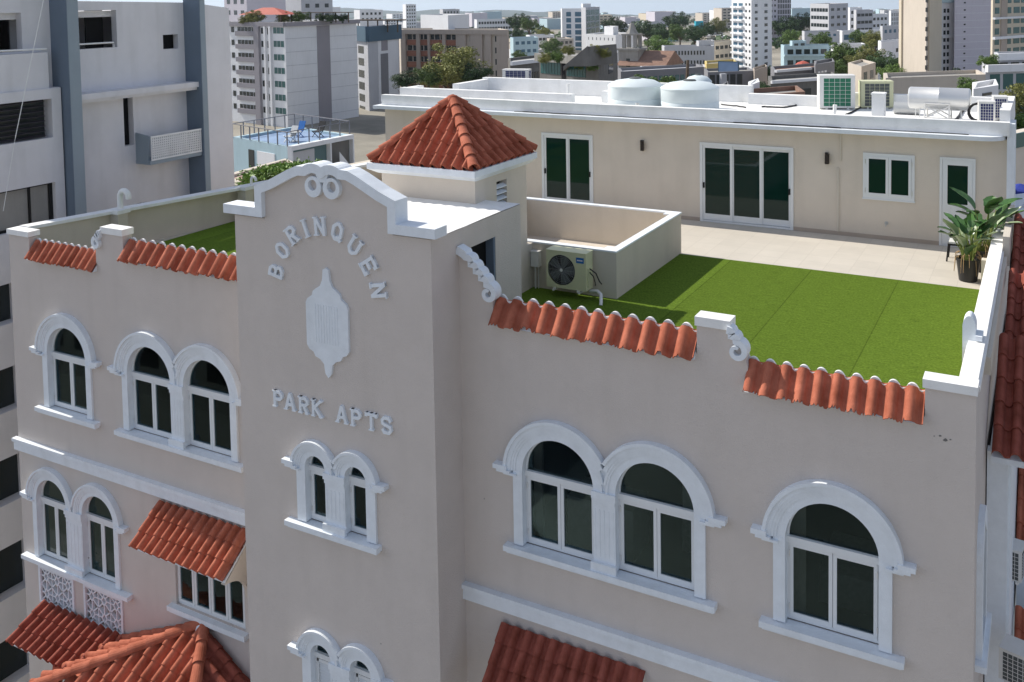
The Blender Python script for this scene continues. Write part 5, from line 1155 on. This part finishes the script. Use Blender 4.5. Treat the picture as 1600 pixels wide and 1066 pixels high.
block('low_house', 'flat grey shed with a pale roof edge above the blue-grille air conditioner', (794, 170), (797, 160), (846, 168), 97, 'concd', [W(1, 8, 1, 2.2, 3, w=.7, h=.4)], bands=[dict(f=1, u0=0, u1=1.02, z0=-.05, z1=.6, p=.5, m='bwhite', n='eave')])
# concrete house with roof gardens
block('concrete_house', 'stained concrete house with roof gardens and a slanting roof slab', (843, 122), (935, 112), (965, 128), 96, 'concd', [W(0, 7, 1, .6, 3, u0=.02, u1=.38, w=.85, h=.5, m='gwt'), W(0, 7, 1, .6, 3, u0=.48, u1=.80, w=.85, h=.5, m='gwt'), W(1, 1, 2, 1.0, 3, u0=.4, u1=.8, w=.6, h=.4)], cat='house', bands=[dict(f=0, u0=0, u1=.4, z0=-.5, z1=.5, p=.8, m='conc', n='slab'), dict(f=0, u0=.46, u1=.84, z0=-.5, z1=.5, p=.8, m='conc', n='slab'), dict(f=0, u0=.40, u1=.46, z0=0, p=.1, m='dark', n='recess')])
sl = MB(); q0, q1, q2 = deep(880, 104, 112), deep(918, 72, 112), deep(922, 74, 122); vv = [q0, q1, q2, q0+(q2-q1)]; sl.add([tuple(v) for v in vv]+[tuple(v-Vector((0, 0, .5))) for v in vv], [(0, 1, 2, 3), (7, 6, 5, 4), (0, 1, 5, 4), (1, 2, 6, 5), (2, 3, 7, 6), (3, 0, 4, 7)])
q0, q1 = deep(880, 104, 110), deep(918, 73, 110); q3 = deep(920, 104, 110); dd = Vector((1.0, 6, 0)); sl.add([tuple(v) for v in (q0, q1, q3)]+[tuple(v+dd) for v in (q0, q1, q3)], [(0, 1, 2), (5, 4, 3), (0, 1, 4, 3), (1, 2, 5, 4), (2, 0, 3, 5)])
tag(sl.build('roof_canopy', 'concd', org=q0), 'slanting concrete roof wedge rising over the garden-topped house', 'roof')
for (px, py, r_, kd, lb) in ((852, 92, 1.7, 'leafy', 'leftmost bush on the concrete house'), (868, 90, 1.9, 'leaf', 'second bush on the concrete house, left of the roof wedge'), (888, 80, 1.6, 'leafy', 'bush beside the foot of the roof wedge'), (928, 80, 1.8, 'leafy', 'yellowish bush right of the roof wedge'), (945, 84, 1.5, 'leafy', 'rightmost yellowish bush on the concrete house'), (905, 105, 1.0, 'leaf', 'planter shrub under the roof wedge'), (925, 106, 1.3, 'leaf', 'green planter shrub near the right corner of the concrete house')):
    r_ *= .62; q = deep(px, py, 112); q.z -= r_*.5; shrub(q, r_, kd, lb, 'plants on the concrete house')
# church
q = deep(988, 100, 235); ch_ = empty('church', (q.x, q.y, 0), 'old stone church with a pointed bell tower and brown roof', 'church')
s = MB(); w2 = 2.6; zt_ = deep(988, 78, 235).z; s.box(q.x-w2, q.x+w2, q.y-w2, q.y+w2, 0, zt_); s.box(q.x-w2-.4, q.x+w2+.4, q.y-w2-.4, q.y+w2+.4, zt_, zt_+.5); s.build('bell_tower', 'conc', ch_)
s = MB(); z2 = deep(988, 55, 235).z; 
for dx in (-1, 1):
    for dy in (-1, 1): s.box(q.x+dx*1.5-.4, q.x+dx*1.5+.4, q.y+dy*1.5-.4, q.y+dy*1.5+.4, zt_+.5, z2)
s.box(q.x-2, q.x+2, q.y-2, q.y+2, z2, z2+.4); s.build('belfry', 'conc', ch_)
s = MB(); s.lathe((q.x, q.y, z2+.4), [(1.7, 0), (1.0, 1.2), (.5, 2.6), (.05, deep(988, 39, 235).z-z2-.4)], 8); s.build('spire', 'conc', ch_)
s = MB(); x0, x1 = q.x+w2, q.x+w2+7.5; s.box(x0, x1, q.y-4, q.y+8, 0, zt_-3.6); s.build('nave_wall', 'conc', ch_)
s = MB(); s.prism([(q.y-4.6, zt_-3.6), (q.y+8.6, zt_-3.6), (q.y+2, zt_-.2)], x0-5, x1+.4, 'x'); s.build('nave_roof', 'rust', ch_)
for dz in (-3, -7): s = MB(); s.box(q.x-.5, q.x+.5, q.y-w2-.03, q.y-w2+.1, zt_+dz-1, zt_+dz+1); s.build('window', 'gw', ch_)
block('office_block', 'long off-white office with two rows of small dark windows', (1034, 300), (1038, 292), (1116, 292), 73, 'bcream' if 0 else 'bgrey', [W(1, 12, 2, 1.4, 3.0, u0=.08, u1=.82, w=.5, h=.42), ])
block('roof_house', 'grey box on the roof of the long off-white office', (1088, 300), (1092, 294), (1116, 300), 65, 'bgrey', base=8)
block('apartment_block', 'small yellow-green balconied block left of the tall condo tower', (1113, 330), (1116, 320), (1146, 330), 66, 'bcream', [W(1, 4, 5, 1.4, 3.0, w=.7, h=.4)])
# condo tower
block('apartment_tower', 'tall white condo tower with bay windows, rising past the skyline right of centre', (1143, 300), (1174, 286), (1206, 300), -3, 'bwhite', [W(0, 2, 12, 1.6, 2.05, u0=.05, u1=.62, w=.72, h=.42, m='gwb'), W(0, 2, 12, 1.6, 2.05, u0=.66, u1=1, w=.4, h=.35), W(1, 1, 12, 1.9, 2.05, u0=.1, u1=.35, w=.5, h=.4), W(1, 1, 12, 1.9, 2.05, u0=.55, u1=.85, w=.5, h=.45, m='gw')],
      bands=[dict(f=0, u0=u, u1=u+.28, z0=2.55+2.05*i, z1=3.1+2.05*i, p=.9, m='bwhite', n='balcony') for i in range(12) for u in (.06, .36)], roof='bgrey')
block('apartment_tower', 'mauve-grey grid tower behind the right of the tall condo tower', (1193, 520), (1197, 505), (1236, 515), -6, 'blilac', [W(1, 8, 9, 1.5, 3.0, u0=.45, u1=1, w=.6, h=.8, m='gw'), W(1, 3, 9, 1.5, 3.0, u0=.02, u1=.42, w=.5, h=.4)])
block('office_tower', 'grey office tower with horizontal window rows, left part of the right-hand cluster', (1266, 380), (1295, 366), (1325, 378), 6, 'bgrey', [W(0, 6, 11, 1.8, 3.0, w=.85, h=.45), W(1, 3, 11, 1.8, 3.0, w=.5, h=.35)])
block('office_block', 'low white podium at the foot of the grey office tower', (1253, 360), (1257, 350), (1314, 355), 50, 'bgrey', [W(1, 2, 1, 1, 3, u0=.6, u1=.9, w=.5, h=.3, m='gwb')])
block('apartment_tower', 'white stepped tower next to the grey office tower', (1322, 420), (1328, 410), (1347, 415), 12, 'bwhite', [W(1, 3, 8, 1.5, 3, w=.6, h=.45)])
block('apartment_tower', 'beige-grey slab with window stripes behind the blue glass block', (1334, 400), (1338, 390), (1364, 396), 16, 'bgrey', [W(1, 4, 8, 1.5, 3, w=.85, h=.4)])
block('apartment_tower', 'pale slab with deep window rows right of the window-striped slab', (1352, 430), (1356, 420), (1388, 430), 23, 'bwhite', [W(1, 5, 6, 1.5, 3, w=.6, h=.4)])
block('apartment_tower', 'far white tower just left of the sunlit beige tower', (1389, 640), (1392, 630), (1408, 640), 17, 'bwhite', [W(1, 5, 5, 1.5, 3, w=.4, h=.8)])
block('office_block', 'low block banded in blue glass under the grey slabs', (1312, 330), (1316, 322), (1382, 326), 49, 'bwhite', [W(1, 10, 1, 1.2, 3, w=.98, h=.6, m='gwb')])
block('apartment_block', 'plain blue-white block with two small windows left of the sunlit beige tower', (1372, 262), (1377, 254), (1412, 262), 66, 'bwhite', [W(1, 2, 2, 2, 3, u0=.6, u1=1, w=.5, h=.35)])
block('apartment_block', 'white upper block behind the plain blue-white block', (1375, 300), (1379, 292), (1410, 300), 42, 'bgrey', [W(1, 4, 3, 1, 3, w=.5, h=.35, m='gwb')])
block('apartment_block', 'long pale aqua housing block with wide dark balconies', (1220, 270), (1225, 262), (1310, 262), 72, 'baqua', [W(1, 6, 3, 1.0, 3.0, w=.7, h=.45)], bands=[dict(f=1, u0=0, u1=1.0, z0=2.4+3*i, z1=2.9+3*i, p=.8, m='baqua', n='balcony_slab') for i in range(3)])
block('apartment_block', 'pale aqua wing to the right of the long housing block', (1298, 262), (1302, 256), (1352, 258), 70, 'bwhite', [W(1, 6, 2, 1.0, 3.0, w=.6, h=.4)])
block('office_block', 'aqua stair wing on top of the long housing block', (1234, 268), (1238, 263), (1260, 266), 65, 'baqua', [W(1, 2, 1, .6, 3, w=.6, h=.4)], base=8)
block('distant_house', 'bright cyan house among the dark trees left of the tall condo tower', (1085, 600), (1087, 590), (1099, 596), 34, 'bcyan')
q = deep(1255, 97, 215); pu = empty('parasol', (q.x, q.y, q.z-2.6), 'small red open parasol before the aqua housing block', 'parasol'); s = MB(); s.lathe((q.x, q.y, q.z-.6), [(1.9, 0), (1.2, .5), (.05, .9)], 8); s.build('canopy', 'redroof', pu); s = MB(); s.tube([(q.x, q.y, q.z-2.6), (q.x, q.y, q.z)], .06, 6); s.build('pole', 'pvc', pu)
# nearer right-hand roofs
block('apartment_block', 'grey block with open balconies and a blue billboard on top', (1100, 172), (1106, 164), (1178, 166), 113, 'bgreyd', [W(1, 5, 3, .5, 3.0, u0=.02, u1=.76, w=.75, h=.62)], bands=[dict(f=1, u0=0, u1=.76, z0=2.5+3*i, z1=3.1+3*i, p=.9, m='bgrey', n='balcony') for i in range(3)]+[dict(f=1, u0=.24, u1=.36, z0=.3, p=1.0, m='bgrey', n='stair_tower')])
s = MB(); q = deep(1138, 104, 168); s.box(q.x-1.9, q.x+1.9, q.y, q.y+.3, q.z-1.3, q.z+.9); s.box(q.x-1.6, q.x-1.4, q.y, q.y+.3, q.z-2.2, q.z-1.3); s.box(q.x+1.4, q.x+1.6, q.y, q.y+.3, q.z-2.2, q.z-1.3); bb = s.build('billboard', 'bblue', org=(q.x, q.y, q.z-2)); tag(bb, 'blank blue-grey billboard on the grey balcony block', 'billboard')
s = MB(); s.box(q.x-1.75, q.x+1.75, q.y-.03, q.y-.001, q.z-1.15, q.z+.75); s.build('board_face', 'bdeck', bb)
block('apartment_block', 'yellow house with a flat roof beside the billboard', (1101, 205), (1104, 196), (1152, 200), 100, 'byellow', [W(1, 4, 2, 1.0, 3.0, w=.5, h=.4)])
block('low_house', 'plain beige side wall next to the grey balcony block', (1176, 168), (1179, 163), (1199, 172), 110, 'btan')
block('low_house', 'dark grey house with a small gable block and pale roof edge', (1204, 160), (1210, 152), (1300, 160), 110, 'bgreyd', [W(1, 3, 1, 1.2, 3, u0=.35, u1=.6, w=.6, h=.4)], bands=[dict(f=1, u0=0, u1=.6, z0=-.05, z1=.35, p=.5, m='bwhite', n='eave')], roof='rust')
block('low_house', 'grey gable block with three small arched windows', (1272, 158), (1274, 150), (1304, 156), 101, 'bgreyd', [W(1, 3, 2, 1.2, 3.2, u0=.1, u1=.6, w=.6, h=.35, m='bwhite')])
block('low_house', 'long brown-grey house with a white parapet behind the white roof', (1200, 120), (1204, 113), (1310, 118), 127, 'concd', [W(1, 1, 1, 1.2, 3, u0=.3, u1=.6, w=.9, h=.3)], bands=[dict(f=1, u0=0, u1=1, z0=-.05, z1=.3, p=.3, m='bwhite', n='parapet')])
block('low_house', 'cluttered low roof with rusty sheds in front of the balcony block', (1136, 92), (1142, 86), (1258, 90), 152, 'rust', [W(1, 10, 1, .9, 2.4, u0=.5, u1=.95, w=.7, h=.5)], roof='conc')
block('roof_house', 'small white cabin on the cluttered low roof', (1169, 96), (1171, 92), (1187, 96), 134, 'bwhite', base=deep(1170, 150, 93).z-.4)
block('low_house', 'grey gabled shed right beside the right broad tank', (1126, 90), (1127, 84), (1139, 88), 143, 'bgreyd')
block('low_house', 'beige house with balcony between two trees, left of the sunlit tower', (1325, 175), (1346, 166), (1368, 175), 104, 'bbeige', [W(1, 2, 3, 1.2, 3, w=.5, h=.5)])
block('low_house', 'pale roofs with brown gables in the middle distance right of the church', (1000, 205), (1004, 197), (1108, 200), 108, 'bgrey', [W(1, 14, 2, 1.0, 3, w=.6, h=.4, m='gwt')], roof='rust')
block('low_house', 'grey terrace row with teal balconies left of the small back tank', (965, 150), (970, 143), (1100, 150), 112, 'bgreyd', [W(1, 14, 2, 1.0, 3, w=.7, h=.5, m='gwt')], roof='bgrey', bands=[dict(f=1, u0=0, u1=1, z0=2.4, z1=3.0, p=.7, m='bwhite', n='balcony')])
# right-hand towers
block('apartment_tower', 'sunlit beige tower with one column of small dark windows', (1408, 215), (1448, 200), (1470, 216), -40, 'bbeige', [W(0, 1, 18, 5.0, 2.05, u0=.97, u1=1.0, w=.9, h=.45), W(1, 1, 18, 5.0, 2.05, u0=.02, u1=.10, w=.9, h=.5)], bands=[dict(f=0, u0=-.01, u1=.09, z0=0, p=.4, m='bcream', n='corner_pier'), dict(f=1, u0=.12, u1=1, z0=0, p=.3, m='bcream', n='side_panel')], base=0)
block('apartment_tower', 'slim white tower with paired windows between the beige and lilac towers', (1467, 230), (1470, 222), (1493, 224), -6, 'bwhite', [W(1, 2, 14, 3.0, 1.72, u0=.15, u1=.62, w=.6, h=.55)], bands=[dict(f=1, u0=0, u1=.95, z0=9.4, z1=9.9, p=.6, m='bwhite', n='ledge'), dict(f=1, u0=0, u1=1, z0=-.5, z1=1.6, p=.3, m='baqua', n='crown_band')])
block('apartment_tower', 'broad blank lilac wall with faint floor lines and tiny vents', (1488, 232), (1492, 220), (1552, 224), -30, 'blilac', [W(1, 1, 12, 5.0, 1.7, u0=.22, u1=.30, w=.6, h=.2)], bands=[dict(f=1, u0=0, u1=1, z0=4.2+1.7*i, z1=4.28+1.7*i, p=.05, m='bwhite', n='joint') for i in range(12)])
block('apartment_block', 'cream apartment tower with green-tinted windows at the right edge', (1549, 150), (1552, 140), (1640, 150), -40, 'bcream', [W(1, 1, 8, 3.4, 1.55, u0=.01, u1=.13, w=.6, h=.6, m='gwt'), W(1, 1, 8, 3.4, 1.55, u0=.23, u1=.33, w=.6, h=.6, m='gwt'), W(1, 2, 8, 3.4, 1.55, u0=.34, u1=.60, w=.8, h=.6, m='gwt')], bands=[dict(f=1, u0=.13, u1=.23, z0=0, z1=18, p=.15, m='btan', n='panel'), dict(f=1, u0=0, u1=1, z0=9.3, z1=9.7, p=.4, m='bwhite', n='ledge'), dict(f=1, u0=0, u1=1, z0=6.4, z1=6.7, p=.4, m='bwhite', n='ledge')])
block('apartment_block', 'terraced grey podium with wide windows below the cream tower', (1534, 124), (1540, 116), (1650, 118), 104, 'bgrey', [W(1, 5, 3, 1.0, 2.9, w=.75, h=.65, m='gwt')], bands=[dict(f=1, u0=0, u1=1, z0=-.2, z1=.7, p=.5, m='bwhite', n='parapet')])
block('apartment_block', 'upper white terrace storey under the cream tower', (1553, 128), (1556, 122), (1650, 124), 86, 'bgrey', [W(1, 5, 1, 1.0, 2.0, w=.7, h=.9, m='gw')], bands=[dict(f=1, u0=0, u1=1, z0=-.2, z1=.7, p=.5, m='bwhite', n='parapet')])
block('low_house', 'small white plant room behind the steel water heater', (1519, 60), (1521, 56), (1560, 58), 139, 'bwhite', [W(1, 1, 1, .35, .8, u0=.3, u1=.75, w=.8, h=.2)])
block('low_house', 'low beige roofs just behind the steel heater drum', (1380, 120), (1384, 113), (1540, 116), 122, 'bbeige', roof='conc')
block('low_house', 'beige neighbouring house with a green glass railing beyond the penthouse corner', (1578, 36), (1583, 32), (1660, 34), 232, 'cream', bands=[dict(f=1, u0=0, u1=1, z0=-.5, z1=0, p=.05, m='gwt', n='glass_railing')])
block('low_house', 'white patio wall below the beige neighbouring house', (1578, 27), (1583, 25), (1700, 26), 330, 'bwhite')
q = deep(1594, 292, 28); pu = empty('parasol', (q.x, q.y, q.z-2), 'closed navy blue parasol on the patio at the right edge', 'parasol'); s = MB(); s.lathe((q.x, q.y, q.z-.15), [(.55, 0), (.35, .14), (.04, .24)], 10); s.build('canopy', 'umb', pu); s = MB(); s.tube([(q.x, q.y, q.z-2), (q.x, q.y, q.z)], .025, 6); s.build('pole', 'pvc', pu)
s = MB(); q = deep(1088, 128, 24); q2 = deep(1075, 130, 60); s.tube([deep(1073, 134, 60), deep(1075, 94, 60)], .10, 6); tag(s.build('utility_pole', 'bark', org=deep(1073, 134, 60)), 'thin dark pole rising between the two broad tanks', 'pole')

# trees
T = [(705, 106, 165, 7.4, 'leafy', 'large olive-green tree in front of the tan and brick block'), (668, 118, 160, 3.2, 'leaf', 'lower left shoulder tree of the large olive-green tree'), (742, 120, 162, 3.4, 'leafd', 'darker tree at the right foot of the large olive-green tree'),
 (634, 128, 150, 2.6, 'leafd', 'dark round tree left of the large olive-green tree'), (810, 36, 480, 9.5, 'leafd', 'dark tree left of the striped glass tower'), (827, 38, 460, 7.5, 'leaf', 'round tree right beside the dark tree, left of the glass tower'),
 (850, 52, 430, 6.5, 'leafy', 'brownish tree before the striped glass tower'), (806, 54, 440, 6, 'leafd', 'tree above the pale blue three-storey block'), (862, 72, 390, 6, 'leaf', 'tree at the foot of the glass tower, left side'),
 (811, 88, 300, 3.4, 'leaf', 'tree at the corner of the pale blue block'), (960, 42, 520, 11, 'leafd', 'dark tree behind the church spire, left'), (1012, 50, 470, 11, 'leafd', 'wide dark tree right behind the church spire'), (1036, 54, 450, 9, 'leafd', 'dark tree above the brown church roof'),
 (1030, 72, 360, 7.5, 'leaf', 'green tree between the church and the long office'), (1062, 50, 440, 9, 'leaf', 'bright tree above the left end of the long office'), (1085, 56, 420, 9, 'leafd', 'dark tree above the middle of the long office'), (1100, 50, 480, 9, 'leafd', 'dark tree above the right end of the long office'),
 (1058, 36, 620, 14, 'leafd', 'far dark tree mass above the bright tree'), (1120, 40, 600, 12, 'leafy', 'brownish tree left of the condo tower'), (1228, 44, 500, 12, 'leafd', 'dark hillside tree right of the condo tower'), (1252, 38, 520, 12, 'leafd', 'dark hillside tree left of the grey office tower'), (1238, 58, 420, 8, 'leaf', 'green tree low on the hillside right of the condo tower'),
 (1282, 62, 330, 5.0, 'leaf', 'small tree before the podium of the grey office tower'), (1322, 88, 240, 6.6, 'leaf', 'large bright green tree right of the aqua housing'), (1316, 110, 190, 3.4, 'leaf', 'round green tree behind the green-grille air conditioner'), (1354, 92, 232, 5.4, 'leafy', 'olive tree right of the large bright green tree'),
 (1384, 104, 225, 5.2, 'leafd', 'dark tree at the left foot of the sunlit tower'), (1392, 118, 215, 4.6, 'leaf', 'lowest tree at the left foot of the sunlit tower'), (1368, 62, 300, 5.5, 'leafy', 'tree above the olive tree, before the white slabs'), (1345, 60, 310, 5, 'leaf', 'tree under the blue-banded low block'),
 (1196, 118, 175, 2.6, 'leafd', 'small dark tree between the beige side wall and the grey house'), (1190, 140, 110, 1.4, 'leafd', 'small bush by the white cabin roof'), (1040, 140, 70, 1.9, 'leaf', 'palm-like green crown between the two broad tanks'), (1010, 134, 75, 1.6, 'leaf', 'palm-like green crown behind the left broad tank'),
 (1592, 165, 70, 3.0, 'leafy', 'tall olive tree beyond the right roof corner'), (1598, 198, 60, 2.4, 'leaf', 'lower green tree beyond the right roof corner'), (1545, 96, 118, 1.6, 'leaf', 'palm at the left end of the grey podium terrace'), (1520, 138, 95, 2.0, 'leaf', 'green bush behind the steel heater drum'), (1495, 122, 190, 3.0, 'leafd', 'dark hedge tree at the foot of the lilac wall')]
for t in T: tree(*t)
# further fill: low houses and woods
random.seed(77)
cols_ = ['bwhite', 'bgrey', 'bcream', 'blilac', 'bbeige', 'baqua']; nm_ = {'bwhite': 'white', 'bgrey': 'grey', 'bcream': 'cream', 'blilac': 'lilac', 'bbeige': 'beige', 'baqua': 'pale blue'}
for i in range(95):
    px = random.choice([random.uniform(735, 870), random.uniform(940, 1145), random.uniform(1205, 1410), random.uniform(560, 640), random.uniform(780, 1400)])
    d = random.choice([random.uniform(380, 700), random.uniform(600, 1500), random.uniform(1200, 2600)]); g0 = gz(d); h = random.uniform(4, 9) if d < 900 else random.uniform(6, 24)
    w_ = random.uniform(9, 22) if d < 900 else random.uniform(15, 40); py = PY  # roofline from height
    v = ray(px, 40)*d+CAM; zt_ = g0+h; lo, hi = -60, 200
    for _ in range(30):
        mid = (lo+hi)/2
        if deep(px, mid, d).z > zt_: lo = mid
        else: hi = mid
    wp = w_/d*F_; cm = cols_[i % 6]; ad_ = ('low' if h < 9 else 'tall') + (' windowed' if i % 2 == 0 else ' plain'); fa_ = 'nearer wooded' if d < 800 else 'hazy far'
    block('distant_house', '%s %s building in the %s part of the distant city' % (ad_, nm_[cm], fa_), (px-wp*.3, d*1.03), (px, d), (px+wp*.7, d*1.02), lo, cm, [W(1, 4, max(1, int(h/3.2)), 1, 3.0, w=.6, h=.4)] if i % 2 == 0 else (), group='%s %s buildings in the %s city' % (ad_, nm_[cm], fa_))
wood = MB(); random.seed(88)
def wood_mass():
    me = CR['leafd']; o = []
    for i in range(330):
        d = random.choice([random.uniform(420, 900), random.uniform(800, 2000), random.uniform(1500, 4500)]); px = random.uniform(-300, 1900); r_ = random.uniform(5, 10)*(.8 if d < 900 else 1.1 if d < 2000 else 1.5)
        c = deep(px, 30, d); c.z = gz(d)+r_*.3; o.append((c, r_))
    vs = []; fs = []
    for c, r_ in o:
        n = 130
        for k in range(n):
            dv = Vector((random.gauss(0, 1), random.gauss(0, 1), abs(random.gauss(0, .8)))).normalized()*random.uniform(.7, 1.05)
            p_ = c+Vector((dv.x*r_*1.5, dv.y*r_*1.5, dv.z*r_*.8)); l = r_*random.uniform(.12, .26); a_ = Vector((random.gauss(0, 1), random.gauss(0, 1), random.gauss(0, .5))).normalized(); b_ = a_.cross(dv).normalized(); q = len(vs)
            vs += [p_-a_*l, p_-b_*l*.7, p_+a_*l, p_+b_*l*.7]; fs.append((q, q+1, q+2, q+3))
    wood.add(vs, fs); tag(wood.build('distant_wood', 'leafd'), 'dark green woods and gardens spread through the distant city', kind='stuff')
wood_mass()

# ================================================================== HAZE
hz = MB(); hz.box(-12500, 12500, -3000, 13500, -420, 320)
hm = bpy.data.materials.new('haze'); hm.use_nodes = True; n = hm.node_tree; n.nodes.clear(); o_ = n.nodes.new('ShaderNodeOutputMaterial'); pv_ = n.nodes.new('ShaderNodeVolumePrincipled')
pv_.inputs['Density'].default_value = 7.5e-5; pv_.inputs['Color'].default_value = (.80, .90, 1.0, 1); pv_.inputs['Anisotropy'].default_value = .2
n.links.new(pv_.outputs[0], o_.inputs['Volume']); h = hz.build('haze', hm); tag(h, kind='stuff'); h.display_type = 'WIRE'
